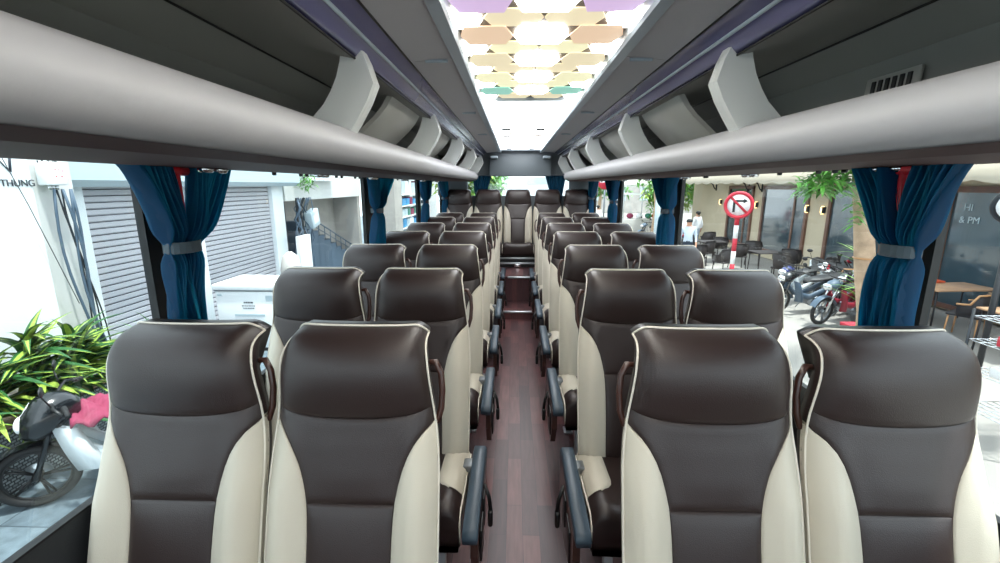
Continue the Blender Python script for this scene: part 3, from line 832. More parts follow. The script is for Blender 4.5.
b = MB(); b.box(-5.5, -5.06, 4.56, 5.04, GZ, 3.5); tag(b.build('grey_alcove_wall', M['offwhite']), 'pale grey strip of wall behind the hanging cables', 'wall')

# ---- left: stairwell house beyond
st = thing('stairwell_house', 'pale concrete house front with an open stairwell and balcony above', 'building', (-6.4, 14, GZ))
b = MB(); b.box(-.6, 0, -3.4, 2.0, 0, 2.3); b.build('back_wall', M['conc'], st)
b = MB(); b.box(-.6, .9, -3.35, 2.0, 2.33, 3.9); b.build('fascia', M['offwhite'], st)
b = MB(); b.box(.0, .85, 1.75, 2.0, 0, 2.33); b.build('pier', M['conc'], st)
b = MB(); b.box(.0, .75, -3.4, -3.1, 0, 2.33); b.build('recess_shade', M['cabled'], st)  # solid dark block standing in for the shade inside the recess
for k in range(9):
    b = MB(); y = -2.3+k*.42; b.box(.02, .6, y, y+.44, 0, 1.75-k*.17); b.build('step', M['cable'], st)
b = MB()
for k in range(10):
    y = -2.3+k*.40; b.tube([(.66, y, 1.75-k*.16), (.66, y, 2.1-k*.15)], .012, 5)
b.tube([(.66, -2.3, 2.1), (.66, 1.6, .62)], .02, 6); b.tube([(.66, -2.3, 1.9), (.66, 1.6, .45)], .012, 6)
b.build('handrail', M['cable'], st)
bal = MB(); bal.box(.9, 1.2, -2.9, -.6, 2.82, 2.9); bal.box(.9, 1.2, -2.9, -.6, 3.15, 3.2)
for k in range(9): bal.box(1.17, 1.2, -2.9+k*.28, -2.86+k*.28, 2.82, 3.2)
bal.build('balcony_rail', M['white'], st)
b = MB(); b.box(.88, .92, -2.6, -1.0, 2.95, 3.25); b.build('window_opening', M['cafg'], st)
cab2 = thing('cable_cluster', 'tangle of grey-blue cables hanging beside the open stairwell', 'cables', (-5.35, 10.9, GZ))
for k in range(12):
    y0 = rnd.uniform(-.35, .45); pts = [(rnd.uniform(0, .2), y0+.08*sin(i*.7+k), 2.4-2.3*i/9) for i in range(10)]
    MB().tube(pts, rnd.choice([.012, .02, .03]), 5).build('cable', M['cable'] if k % 3 else M['cabled'], cab2)
mb_ = thing('meter_box', 'tilted grey meter box hung among cables by the stairwell', 'electrical box', (-5.2, 11.35, .78))
b = MB(); b.box(-.1, .1, -.22, .22, -.22, .2, r=.02); b.build('casing', M['canopy'], mb_); b = MB(); b.box(.1, .105, -.14, .14, -.12, .1); b.build('cover', M['offwhite'], mb_)
mb_.rotation_euler = (radians(14), 0, 0)
b = MB(); b.box(-5.0, -4.92, 9.98, 10.55, GZ, .46); tag(b.build('white_board', M['applw']), 'narrow white board standing below the tilted meter box', 'board')
# lidded white cabinet
fz = thing('chest_cabinet', 'large white lidded chest cabinet in front of the roller shutter', 'cabinet', (-4.33, 7.3, GZ))
b = MB(); b.box(-.57, .57, -.38, .38, .06, 1.02, r=.015); b.build('body', M['applw'], fz)
b = MB(); b.box(-.60, .60, -.41, .40, 1.04, 1.14, r=.02); b.build('lid', M['applw'], fz)
b = MB(); b.box(-.58, .58, -.39, .39, 1.02, 1.042); b.build('seal', M['steel'], fz)
b = MB(); b.box(-.56, .56, -.36, .36, 0, .06); b.build('plinth', M['dark'], fz)
b = MB(); b.box(-.28, .22, -.386, -.380, .60, .64); b.box(-.53, -.46, -.386, -.380, .94, .97); b.box(.26, .46, -.386, -.38, .86, .95)
b.build('label_strip', M['canopy'], fz)
b = MB()
for zz, w_ in ((.82, .12), (.77, .20), (.73, .16)):
    x = -w_/2-.05
    rn = random.Random(int(zz*100))
    while x < w_/2-.05:
        l = rn.uniform(.015, .04); b.box(x, x+l, -.384, -.380, zz, zz+.014+(.012 if zz == .82 else 0)); x += l+.012
b.build('small_print', M['ink'], fz)
# parcels standing beyond
b = MB(); b.lathe([(.10, GZ), (.2, GZ+.3), (.22, GZ+.9), (.16, GZ+1.18), (.05, GZ+1.28)], 16, c=(-4.95, 9.55, 0)); tag(b.build('white_sack', M['stall']), 'tall rounded white sack beside the white pillar past the shutter', 'sack')

# ---- plants
def leaf(b, base, az, L, w, rise, droop, mi0=0, mi1=None, n=7):
    pts = []
    for i in range(n+1):
        t = i/n; r = L*(t*cos(rise)+.25*t*t); z = L*(t*sin(rise))-droop*L*t*t
        pts.append((base[0]+cos(az)*r, base[1]+sin(az)*r, base[2]+z))
    sx, sy = -sin(az), cos(az)
    A = []; B_ = []; C = []
    for i, p in enumerate(pts):
        t = i/n; ww = w*(min(1, t*3+.35))*(1-t**2.2)+.001
        A.append((p[0]+sx*ww, p[1]+sy*ww, p[2]+ww*.35)); B_.append(p); C.append((p[0]-sx*ww, p[1]-sy*ww, p[2]+ww*.35))
    m1 = mi0 if mi1 is None else mi1
    b.grid([A, [(x*.5+u*.5, y*.5+v*.5, z*.5+q*.5) for (x, y, z), (u, v, q) in zip(A, B_)]], mi0)
    b.grid([[(x*.5+u*.5, y*.5+v*.5, z*.5+q*.5) for (x, y, z), (u, v, q) in zip(A, B_)], B_, [(x*.5+u*.5, y*.5+v*.5, z*.5+q*.5) for (x, y, z), (u, v, q) in zip(C, B_)]], m1)
    b.grid([[(x*.5+u*.5, y*.5+v*.5, z*.5+q*.5) for (x, y, z), (u, v, q) in zip(C, B_)], C], mi0)
rnd = random.Random(21)
pl = thing('variegated_plant', 'big bushy plant with long lime-striped leaves in the grey planter at far left', 'plant', (-4.66, 3.72, -.42))
for c in range(7):
    cx, cy, cz = [(0, -.75, .10), (.05, -.3, .2), (0, .15, .32), (.1, .45, .2), (-.1, .7, .1), (.05, -1.15, .05), (.12, .05, .02)][c]
    b = MB()
    for k in range(64):
        leaf(b, (cx+rnd.uniform(-.06, .06), cy+rnd.uniform(-.06, .06), cz+rnd.uniform(-.2, .22)), rnd.uniform(-1.9, 1.9), rnd.uniform(.36, .62), rnd.uniform(.036, .058), rnd.uniform(.15, 1.4), rnd.uniform(.15, .75), *( (0, 1) if rnd.random() < .72 else (1, 1) if rnd.random() < .4 else (0, 0)))
    b.build('leaf_crown', [M['leafd'], M['leafl']], pl, fixn=False)
    b = MB(); b.tube([(cx, cy, -.05), (cx, cy, cz+.05)], .02, 8); b.build('stem', M['bark'], pl)
pt = thing('long_planter', 'long planter box with a grey pebbled face under the striped plant', 'planter', (-4.70, 3.42, GZ))
b = MB(); b.box(-.28, .26, -1.5, 1.05, 0, .60, r=.02); b.build('trough', M['basket'], pt)
b = MB(); b.box(-.24, .22, -1.46, 1.01, .59, .615); b.build('soil', M['bark'], pt)
pl2 = thing('feathery_plant', 'small feathery green plant in a white pot before the shutter, left of the curtain', 'plant', (-4.6, 5.35, GZ))
b = MB()
for k in range(70): leaf(b, (rnd.uniform(-.1, .1), rnd.uniform(-.1, .1), .45+rnd.uniform(0, .5)), rnd.uniform(0, 2*pi), rnd.uniform(.25, .5), .007, rnd.uniform(.5, 1.4), rnd.uniform(.1, .6))
b.build('foliage', M['leafm'], pl2, fixn=False)
b = MB(); b.lathe([(.10, 0), (.15, .38), (.17, .42), (.15, .44)], 20); b.build('pot', M['sred'], pl2)
pl3 = thing('hanging_plant', 'small green trailing plant hanging from the balcony past the shutters', 'plant', (-5.1, 11.0, 1.62))
b = MB()
for k in range(110): leaf(b, (rnd.uniform(-.15, .15), rnd.uniform(-.22, .22), rnd.uniform(-.15, .3)), rnd.uniform(0, 2*pi), rnd.uniform(.10, .22), .02, rnd.uniform(0, 1.2), .8, n=3)
b.build('foliage', M['leafm'], pl3, fixn=False)

# ---- motorbikes
def motorbike(name, label, loc, rz, body, accent, seatm, group=None, lean=0., detail=True, naked=False, fair=1.):
    r = thing(name, label, 'motorbike', loc, rz, group)
    R = .285
    for wx, nm in ((0, 'front_wheel'), (1.24, 'rear_wheel')):
        b = MB(); b.torus((wx, 0, R), R-.032, .034, 'Y', 32, 8); o = b.build(nm, M['tyre'], r)
        b = MB(); b.torus((wx, 0, R), R-.068, .012, 'Y', 32, 6)
        for k in range(5):
            a = 2*pi*k/5
            for q in (-.10, .10): b.tube([(wx+.03*cos(a), .0, R+.03*sin(a)), (wx+(R-.07)*cos(a+q), 0, R+(R-.07)*sin(a+q))], .011, 6)
        b.lathe([(.035, -.045), (.035, .045)], 14, axis='Y', c=(wx, 0, R)); b.build('rim', M['steel'] if fair < 1 else M['black'], o)
        b = MB(); b.lathe([(.09, .05), (.09, .056)], 20, axis='Y', c=(wx, 0, R)); b.build('brake_disc', M['alu'], o)
    b = MB()
    for y in (-.075, .075): b.tube([(0, y, R), (.12, y, .62), (.22, y*.7, .92)], .022, 8)
    b.build('fork', M['mblack'] if not naked else M['chrome'], r)
    # front mudguard
    P = []
    for i in range(13):
        a = radians(25+i*11); rr = R+.035
        P.append([(rr*cos(a)*(1), y, R+rr*sin(a)-.012*(abs(y)/.06)**2) for y in (-.06, -.03, 0, .03, .06)])
    b = MB(); b.grid(P); b.build('front_mudguard', body, r)
    # leg shield and front fairing
    def loft(secs, m, nm, par=r):
        P = []
        for (x, z, w_, h_) in secs: P.append([(x+0*w_, w_*cos(2*pi*k/16), z+h_*sin(2*pi*k/16)) for k in range(16)])
        b = MB(); b.grid(P, closev=True); b.add(P[0], [tuple(range(16))]); b.add(P[-1], [tuple(range(15, -1, -1))]); return b.build(nm, m, par)
    secs_ = [(x_, .80+(z_-.80)*fair, w_*fair, h_*fair) for x_, z_, w_, h_ in [(-.04, .72, .05, .05), (.0, .76, .13, .12), (.08, .80, .19, .18), (.18, .84, .18, .18), (.28, .86, .12, .13), (.36, .86, .05, .06)]]
    f = loft(secs_, body, 'front_fairing')
    b = MB(); b.sphere((-.015, 0, .78), .085, 14, 8, sc=(.55, 1.2, .8)); b.build('headlight', M['chrome'] if fair < 1 else M['swhite'], f)
    b = MB()
    for sy in (-1, 1):
        P = [[(.17+.10*t, sy*(.13+.035*sin(pi*t)), .76-.46*t), (.30+.13*t, sy*(.16+.035*sin(pi*t)), .72-.44*t), (.34+.16*t, sy*(.13+.03*sin(pi*t)), .70-.43*t), (.24+.14*t, sy*(.10+.02*sin(pi*t)), .74-.46*t)] for t in [i/8 for i in range(9)]]
        b.grid(P, closev=True)
    b.build('leg_shield', accent, r)
    for sy in (-1, 1):
        b = MB(); P = []
        sec = [(.30, .56, .06), (.45, .42, .06), (.62, .38, .065), (.80, .46, .07), (1.0, .56, .06), (1.25, .66, .05), (1.50, .74, .03)]
        for x, z, h_ in sec: P.append([(x, sy*(.12+.035*cos(2*pi*k/10)), z+h_*sin(2*pi*k/10)) for k in range(10)])
        b.grid(P, closev=True); b.add(P[0], [tuple(range(10))]); b.add(P[-1], [tuple(range(10))]); b.build('side_fairing', accent, r)
    s_ = MB(); P = []
    for x, z, w_, h_ in ((.55, .68, .05, .03), (.62, .735, .11, .045), (.85, .745, .14, .05), (1.1, .785, .15, .05), (1.35, .82, .13, .045), (1.5, .835, .06, .03)):
        P.append([(x, w_*cos(2*pi*k/14), z+h_*sin(2*pi*k/14)) for k in range(14)])
    s_.grid(P, closev=True); s_.add(P[0], [tuple(range(14))]); s_.add(P[-1], [tuple(range(14))]); s_.build('seat', seatm, r)
    b = MB(); b.box(.52, .80, -.10, .10, .22, .42, r=.04); b.lathe([(.05, -.14), (.09, -.10), (.09, .12), (.05, .15)], 16, axis='Y', c=(.72, 0, .27)); b.build('engine', M['steel'], r)
    b = MB(); b.tube([(.6, .11, .22), (.8, .15, .17), (1.0, .16, .22), (1.5, .17, .36)], .03, 10, rs=[.015, .018, .035, .045]); b.build('exhaust', M['chrome'], r)
    b = MB(); b.tube([(.30, -.36, .95), (.24, -.28, .98), (.20, -.10, .95), (.20, .10, .95), (.24, .28, .98), (.30, .36, .95)], .013, 8); h = b.build('handlebar', M['black'], r)
    for sy in (-1, 1):
        b = MB(); b.tube([(.30, sy*.27, .975), (.335, sy*.38, .94)], .019, 8); b.build('grip', M['tyre'], h)
        b = MB(); b.tube([(.22, sy*.22, .98), (.19, sy*.27, 1.10)], .006, 6); b.sphere((.20, sy*.29, 1.15), .055, 12, 8, sc=(.25, 1.1, .75)); b.build('mirror', M['chrome'] if naked else M['black'], h)
    b = MB(); b.tube([(.66, .12, .2), (.74, .30, .0)], .01, 6); b.build('side_stand', M['steel'], r)
    b = MB()
    P = []
    for i in range(9):
        a = radians(20+i*13); rr = R+.04; P.append([(1.24+rr*cos(a), y, R+rr*sin(a)) for y in (-.06, 0, .06)])
    b.grid(P); b.build('rear_mudguard', M['black'], r)
    b = MB(); b.sphere((1.56, 0, .74), .06, 12, 8, sc=(.4, 1.4, .8)); b.build('tail_light', M['sred'], r)
    if lean: r.rotation_euler = (lean, 0, rz)
    return r
mbk = motorbike('motorbike', 'black and white motorbike with a raspberry cloth on it, parked below the striped plant', (-4.10, 3.27, GZ), radians(38), M['mblack'], M['mwhite'], M['seatblk'], lean=radians(4))
b = MB(); P = []
for i in range(15):
    x = .30+i*.035; P.append([(x, -.24+j*.03, .66+.10*sin(pi*j/15)+.035*sin(i*1.3+j*.8)+.02*sin(j*2.1)) for j in range(16)])
o = b.grid(P).build('cloth', M['pink']); o.parent = None
o.matrix_world = mbk.matrix_basis.copy() if False else Matrix.Translation((-4.10, 3.27, GZ+.06)) @ Matrix.Rotation(radians(38), 4, 'Z')
md = o.modifiers.new('solid', 'SOLIDIFY'); md.thickness = .02
tag(o, 'crumpled raspberry cloth draped over the seat of the motorbike at far left', 'cloth')
b = MB()
b.box(-.002, .0, -.06, .06, -.045, .045, r=0); o = b.build('sticker', M['swhite'], mbk); o.location = (.02, 0, .90); o.rotation_euler = (0, radians(35), 0)

# ---- left: goods stand further along
gs = thing('goods_stand', 'tall shop display of coloured packets seen through the third window on the left', 'display stand', (-4.6, 18.7, GZ))
b = MB(); b.box(-.9, -.8, -2.2, 4.8, 0, 3.6); b.build('back_board', M['offwhite'], gs)
b = MB(); b.box(-.9, .2, -2.3, -1.2, 0, 3.3); b.build('side_post', M['conc'], gs)
for z in (.5, .95, 1.4, 1.85, 2.3, 3.0):
    b = MB(); b.box(-.8, .1, -1.2, 4.4, z, z+.03); b.build('shelf', M['applw'], gs)
cols = ['cyan', 'pgreen', 'swhite', 'canopy', 'swhite', 'pink', 'cyan', 'canopy']
kk = 0
for zi, z in enumerate((.53, .98, 1.43, 1.88, 2.33)):
    y = -1.1
    while y < 4.0:
        wd = rnd.uniform(.4, .7); hh = rnd.uniform(.22, .36) if z < 2.3 else rnd.uniform(.45, .58)
        b = MB(); b.box(-4.6-.3, -4.6+.02, 18.7+y, 18.7+y+wd, GZ+z, GZ+z+hh, r=.015)
        c = rnd.choice(cols)
        cn = {'cyan': 'blue', 'pgreen': 'green', 'sred': 'red', 'yellow': 'yellow', 'swhite': 'white', 'pink': 'pink', 'mblue': 'navy', 'canopy': 'pale blue'}[c]
        tag(b.build('goods_packet', M[c]), '%s packet on the %s shelf of the goods display behind the left windows' % (cn, ('lowest', 'second', 'third', 'fourth', 'top')[zi]), 'packet', '%s packets on the %s shelf of the goods display' % (cn, ('lowest', 'second', 'third', 'fourth', 'top')[zi]))
        y += wd+.12
b = MB(); b.box(-8, -4.2, 24, 24.4, GZ, 5); tag(b.build('far_wall', M['offwhite']), 'pale wall closing the street at the far left', 'wall')

# ================================================================= right side
cf = thing('cafe_building', 'cream cafe front with tall brown-framed windows and a scalloped awning', 'building', (9.5, 16, GZ))
b = MB(); b.box(0, 1.0, -20, 8.6, 0, 4.6); b.build('wall', M['caf'], cf)
wins = [(18.55-16, 20.4-16, 'narrow'), (15.1-16, 17.6-16, ''), (11.2-16, 13.9-16, ''), (8.0-16, 10.15-16, ''), (4.6-16, 7.2-16, ''), (1.5-16, 3.6-16, '')]
for y0, y1, _ in wins:
    z0 = .35 if y0 > -6 else .15
    b = MB()
    for a, c, d, e in ((y0-.12, y0, z0, 2.62), (y1, y1+.12, z0, 2.62), (y0-.12, y1+.12, 2.55, 2.68), (y0-.12, y1+.12, z0-.1, z0)): b.box(-.07, .04, a, c, d, e)
    ym = y0+(y1-y0)*.25; b.box(-.05, .02, ym-.04, ym+.04, z0, 2.56)
    w_ = b.build('window_frame', M['cafw'], cf)
    b = MB(); b.box(-.02, .01, y0, y1, z0, 2.56); b.build('pane', M['cafg'], w_)
b = MB(); b.box(-.25, 0, -20, 8.6, 2.86, 2.98); b.build('cornice', M['white'], cf)
P = []
for i in range(400):
    y = -20+28.6*i/399; P.append([(-.02, y, 3.3), (-1.2, y, 2.98), (-1.22, y, 2.80-.07*abs(sin(y*3.4)))])
MB().grid(P).build('awning', M['awn'], cf, fixn=False)
text('HI', .20, (-.03, -6.1, 2.18), (pi/2, 0, -pi/2), M['canopy'], cf, 'lettering')
text('& PM', .20, (-.03, -6.05, 1.92), (pi/2, 0, -pi/2), M['canopy'], cf, 'lettering')
for i, y in enumerate((21.2, 18.1, 14.75, 14.3)):
    y = (21.2, 18.1, 15.0-.02, 14.22)[i]
    l = thing('wall_lamp', 'glowing wall lamp on the cream cafe wall, %s from the far end' % ('first', 'second', 'third', 'fourth')[i], 'wall lamp', (9.46, y, .85), 0, 'wall lamps on the cafe front')
    b = MB(); b.box(-.08, .04, -.045, .045, -.10, .10, r=.02); b.build('body', M['dark'], l)
    b = MB(); b.lathe([(.035, .102), (.045, .12)], 12, c=(-.04, 0, 0)); b.lathe([(.045, -.12), (.035, -.102)], 12, c=(-.04, 0, 0)); b.box(-.09, -.08, -.025, .025, -.08, .08); b.build('glow', M['lampg'], l)
for i, y in enumerate((21.9, 18.9, 17.9, 14.6)):
    l = thing('awning_bracket', 'dark scroll bracket under the cafe awning, %s from the far end' % ('first', 'second', 'third', 'fourth')[i], 'bracket', (9.40, y, 1.75), 0, 'brackets under the cafe awning')
    b = MB(); b.tube([(.08, 0, -.35), (.0, 0, -.3), (-.1, 0, -.1), (-.3, 0, .05), (-.45, 0, .0), (-.42, 0, -.1)], .025, 6); b.tube([(.08, 0, -.4), (.08, 0, .1)], .03, 6); b.build('scroll', M['dark'], l)
# no-right-turn sign
sg_ = thing('road_sign', 'round red-bordered no right turn sign on a red and white striped pole', 'road sign', (5.06, 10.5, GZ))
for k in range(8):
    b = MB(); b.lathe([(.05, k*.30), (.05, k*.30+.30)], 16); b.build('pole_band', M['sred'] if k % 2 == 0 else M['swhite'], sg_)
d = MB(); d.lathe([(.31, -.06), (.31, -.045)], 40, axis='Y', c=(0, 0, 2.26)); disc = d.build('disc', M['swhite'], sg_)
d = MB(); d.torus((0, -.066, 2.26), .272, .038, 'Y', 40, 6); d.build('border', M['sred'], disc)
d = MB(); d.box(-.12, -.07, -.07, -.062, 2.10, 2.37); d.box(-.12, .10, -.07, -.062, 2.33, 2.375)
d.prism([(.09, 2.30), (.18, 2.353), (.09, 2.405)], -.07, -.062, 'Y'); d.build('arrow', M['dark'], disc)
d = MB(); d.tube([(-.19, -.072, 2.45), (.19, -.072, 2.07)], .026, 4); d.build('slash', M['sred'], disc)
sg_.rotation_euler = (0, 0, radians(-24))
# street tree by the motorbikes
def foliage(b, c, r, n, rn, s=.12, mi=0):
    for k in range(n):
        while True:
            p = [rn.uniform(-1, 1) for _ in range(3)]
            if .3 < sum(q*q for q in p) < 1: break
        leaf(b, (c[0]+p[0]*r[0], c[1]+p[1]*r[1], c[2]+p[2]*r[2]), rn.uniform(0, 2*pi), rn.uniform(.7, 1.3)*s, s*.22, rn.uniform(-.6, 1), .5, mi, n=3)
t1 = thing('street_tree', 'pale knotty tree trunk with leafy branches between the cafe and the bus', 'tree', (4.86, 6.5, GZ))
b = MB(); b.tube([(.42, 0, -.05), (.30, 0, .9), (.16, .02, 1.5), (.03, 0, 2.1), (-.10, .02, 2.8), (-.2, 0, 3.6)], .14, 14, rs=[.17, .145, .13, .12, .11, .10])
b.tube([(-.05, 0, 2.55), (-.25, .1, 2.72), (-.55, .2, 2.76)], .04, 8, rs=[.05, .035, .02]); b.build('trunk', M['bark'], t1)
b = MB(); foliage(b, (-.5, .2, 2.70), (.36, .4, .14), 200, rnd, .15); foliage(b, (-.2, .1, 2.95), (.5, .5, .18), 200, rnd, .17); foliage(b, (-.2, .1, 3.6), (1.2, 1.2, .5), 500, rnd, .2)
foliage(b, (-.15, -.13, 2.45), (.14, .12, .35), 60, rnd, .12)
b.build('foliage', M['leafm'], t1, fixn=False)
b = MB(); b.torus((.12, .01, 1.68), .135, .012, 'Z', 20, 6); b.build('tie_rope', M['tan'], t1)
# far trees
def tree(x, y, h, cr, n, lab, s=.3, tr=.16):
    t = thing('leafy_tree', lab, 'tree', (x, y, GZ))
    b = MB(); b.tube([(0, 0, 0), (.1, 0, h*.5), (-.05, .1, h)], tr, 10, rs=[tr, tr*.8, tr*.6]); b.build('trunk', M['bark'], t)
    b = MB()
    for k in range(6): foliage(b, (rnd.uniform(-cr, cr)*.5, rnd.uniform(-cr, cr)*.5, h+rnd.uniform(-cr, cr)*.5), (cr*.7, cr*.7, cr*.55), n//6, rnd, s, k % 2)
    b.build('foliage', [M['leafm'], M['leafl']], t, fixn=False)
tree(10.6, 27, 3.0, 1.9, 2400, 'bright green leafy tree beyond the far end of the cafe', .28)
tree(7.6, 23.5, 1.9, 1.0, 900, 'small bushy tree left of the cafe corner', .26)
tree(5.9, 19.5, 3.6, 1.1, 900, 'green tree behind the second right-hand curtain', .28, .12)
tree(6.6, 36, 3.6, 2.2, 1500, 'distant tree over the stalls down the street', .4)
tree(-1.3, 15.5, 3.2, 1.5, 1800, 'green tree seen through the left half of the back window', .28)
# palm in pot
pp = thing('potted_palm', 'green palm-like plant in a pot behind the tree trunk', 'plant', (6.25, 7.9, GZ))
b = MB()
for k in range(60): leaf(b, (0, 0, .5+rnd.uniform(0, .9)), rnd.uniform(0, 2*pi), rnd.uniform(.5, .8), .022, rnd.uniform(.5, 1.35), rnd.uniform(.1, .6), 0, 1)
b.build('foliage', [M['leafm'], M['leafl']], pp, fixn=False); b = MB(); b.lathe([(.16, 0), (.22, .4), (.24, .45), (.2, .46)], 20); b.tube([(0, 0, .4), (0, 0, 1.3)], .03, 8); b.build('pot', M['dark'], pp)
# motorbikes on the right pavement
def bk(lab, x, y, rz, a, c, s_=M['seatblk'], naked=False): return motorbike('motorbike', lab, (x, y, GZ), radians(rz), a, c, s_, 'motorbikes parked outside the cafe', lean=radians(5), naked=naked, fair=.55)
bk('nearest parked motorbike outside the cafe with a thin front wheel towards the bus', 6.0, 8.7, 20, M['cable'], M['mred'], naked=True)
bk('black motorbike with chrome parts right of the tree foot', 6.95, 8.3, 70, M['mblack'], M['mblack'])
bk('navy and white motorbike standing left of the row outside the cafe', 6.0, 10.2, 25, M['mblue'], M['mwhite'])
bk('dark scooter in the middle of the row outside the cafe', 7.1, 10.6, 60, M['mblack'], M['mwhite'])
bk('red-brown motorbike at the back of the row near the cafe wall', 7.9, 9.6, 100, M['mred'], M['mblack'])
bk('black motorbike behind the nearest one outside the cafe', 6.75, 9.4, 35, M['mblack'], M['mred'])
bk('dark motorbike with chrome guards leaning in the middle of the row', 7.5, 8.9, 50, M['mblack'], M['mblack'], naked=True)
bk('navy scooter deepest in the row by the bamboo chair', 8.3, 10.4, 75, M['mblue'], M['mblack'])
bk('grey and black motorbike left of the nearest parked one', 5.6, 9.5, 10, M['mblack'], M['cable'])
# wicker chairs and tables
def chair(lab, x, y, rz, fm=None):
    c = thing('cafe_chair', lab, 'chair', (x, y, GZ), radians(rz), 'dark wicker chairs outside the cafe')
    fm = fm or M['wick']
    b = MB(); b.box(-.23, .23, -.23, .23, .41, .46, r=.02); b.build('seat', M['wick'], c)
    P = []
    for i in range(13):
        a = radians(-20+220*i/12); top = .86 if 3 <= i <= 9 else .70
        P.append([(.25*cos(a), .25*sin(a), .44), (.27*cos(a), .27*sin(a), .6), (.28*cos(a), .28*sin(a), top-.03*abs(i-6)/3)])
    o = MB().grid(P).build('backrest', M['wick'], c); m_ = o.modifiers.new('s', 'SOLIDIFY'); m_.thickness = .02
    b = MB(); b.tube([p[-1] for p in P], .018, 6); b.build('back_rim', fm, c)
    for sx in (-.19, .19):
        for sy in (-.19, .19):
            b = MB(); b.tube([(sx, sy, .42), (sx*1.1, sy*1.1, 0)], .014, 6); b.build('leg', fm, c)
    return c
cd = chair('dark wicker chair outside the cafe', 7.3, 14.8, 170)
rows = [(6.3, 13.6, 200, 'nearest the sign pole'), (7.3, 14.8, 170, None), (8.2, 15.6, 150, 'under the far cafe window'), (6.6, 15.6, 210, 'behind the sign pole'), (5.9, 14.6, 180, 'left of the sign pole'), (7.6, 16.8, 160, 'by the far wall lamp'), (6.7, 17.4, 190, 'in the far row of the terrace'), (8.3, 13.6, 140, 'below the wide cafe window'), (7.5, 12.6, 120, 'behind the navy motorbike'), (8.4, 12.2, 200, 'behind the dark scooter'), (8.6, 11.0, 150, 'against the wall below the third cafe window'), (5.8, 16.9, 170, 'at the far left of the terrace'), (7.9, 18.6, 180, 'farthest away, near the cafe corner')]
cd['label'] = 'dark wicker chair in the middle of the cafe terrace'
for x, y, rz, l in rows:
    if l: dup(cd, (x, y, GZ), radians(rz), 'dark wicker chair on the cafe terrace, '+l)
c2 = chair('dark chair with a tan bamboo frame at the wooden table, far right', 8.1, 8.0, 210, M['tan']); c2['group'] = 'bamboo-framed chairs far right'
c3 = chair('bamboo-framed chair right of the motorbikes', 7.75, 10.3, 150, M['tan']); c3['group'] = 'bamboo-framed chairs far right'
def table(lab, x, y, rz, top=M['tabletop'], L_=.9):
    t = thing('cafe_table', lab, 'table', (x, y, GZ), radians(rz), 'tables outside the cafe')
    b = MB(); b.box(-L_/2, L_/2, -.35, .35, .72, .75, r=.008); b.build('tabletop', top, t)
    for sx in (-1, 1):
        for sy in (-1, 1):
            b = MB(); b.tube([(sx*(L_/2-.06), sy*.28, .72), (sx*(L_/2-.04), sy*.30, 0)], .016, 6); b.build('leg', M['wick'], t)
table('warm wooden cafe table at far right beside the bamboo chair', 8.6, 8.9, 5, L_=1.3)
table('second wooden cafe table at the right edge of view', 8.2, 7.0, 0, L_=1.3)
table('dark small table among the chairs below the wide cafe window', 7.6, 13.6, 0, M['wick'])
table('dark small table among the chairs behind the sign pole', 7.0, 16.2, 0, M['wick'])
b = MB(); b.box(8.25, 8.75, 9.2, 9.55, -.348, -.31, r=.01); tag(b.build('orange_tray', M['orange']), 'flat orange tray on the wooden table at far right', 'tray')
b = MB(); b.tube([(5.15, 7.0, -.55), (5.75, 6.6, -.55)], .03, 8); b.tube([(5.2, 7.0, -.55), (5.2, 7.0, GZ)], .02, 6); b.tube([(5.7, 6.65, -.55), (5.7, 6.65, GZ)], .02, 6)
b.box(5.15, 5.75, 6.6, 7.0, -.57, -.52, r=.01); tag(b.build('red_stool', M['sred']), 'low red plastic stool at the foot of the pale tree trunk', 'stool')
# round sign on bracket at far right
rs_ = thing('round_sign', 'round white light box in a black ring at the right edge', 'sign', (5.3, 5.0, 1.38))
b = MB(); b.torus((0, 0, 0), .17, .03, 'Y', 32, 8); b.lathe([(.17, -.04), (.17, .05)], 32, axis='Y'); b.build('ring', M['dark'], rs_)
b = MB(); b.lathe([(.15, -.055), (.15, -.041)], 32, axis='Y'); b.build('face', M['swhite'], rs_)
b = MB(); b.tube([(0, 0, -.17), (0, 0, -2.48)], .03, 8); b.build('post', M['dark'], rs_)
rs_.rotation_euler = (0, 0, radians(-46))
# vendor rack close to the bus at far right
rk = thing('vendor_rack', 'black wire vendor rack with packets on it at the right edge', 'rack', (5.35, 4.45, GZ))
for sx in (-.5, .5):
    for sy in (-.3, .3):
        b = MB(); b.tube([(sx, sy, 0), (sx, sy, 1.42)], .014, 6); b.build('post', M['dark'], rk)
for z in (.35, .75, 1.08, 1.34):
    b = MB()
    for k in range(13): b.tube([(-.5+k/12, -.3, z), (-.5+k/12, .3, z)], .005, 4)
    for k in range(6): b.tube([(-.5, -.3+k*.12, z), (.5, -.3+k*.12, z)], .005, 4)
    b.build('wire_shelf', M['chrome'], rk)
gn = 0
for z, nm in ((1.36, 'top'), (1.10, 'second'), (.77, 'third')):
    for k in range(5):
        c, cn = [('mblue', 'blue'), ('sred', 'red'), ('swhite', 'white'), ('pink', 'pink'), ('dark', 'black')][(k+int(z*10)) % 5]
        x = 5.35-.40+k*.20
        b = MB(); b.box(x-.07, x+.07, 4.45-.2, 4.45+.05, GZ+z-.012, GZ+z+.10+.03*(k % 2), r=.015)
        tag(b.build('snack_packet', M[c]), '%s packet on the %s shelf of the wire rack at the right edge' % (cn, nm), 'packet')
bk('dark motorbike parked by the grey board down the street', 6.0, 19.2, 15, M['mblack'], M['mred'])
bk('pale scooter parked beyond the grey board down the street', 6.1, 22.0, 30, M['cable'], M['conc'])
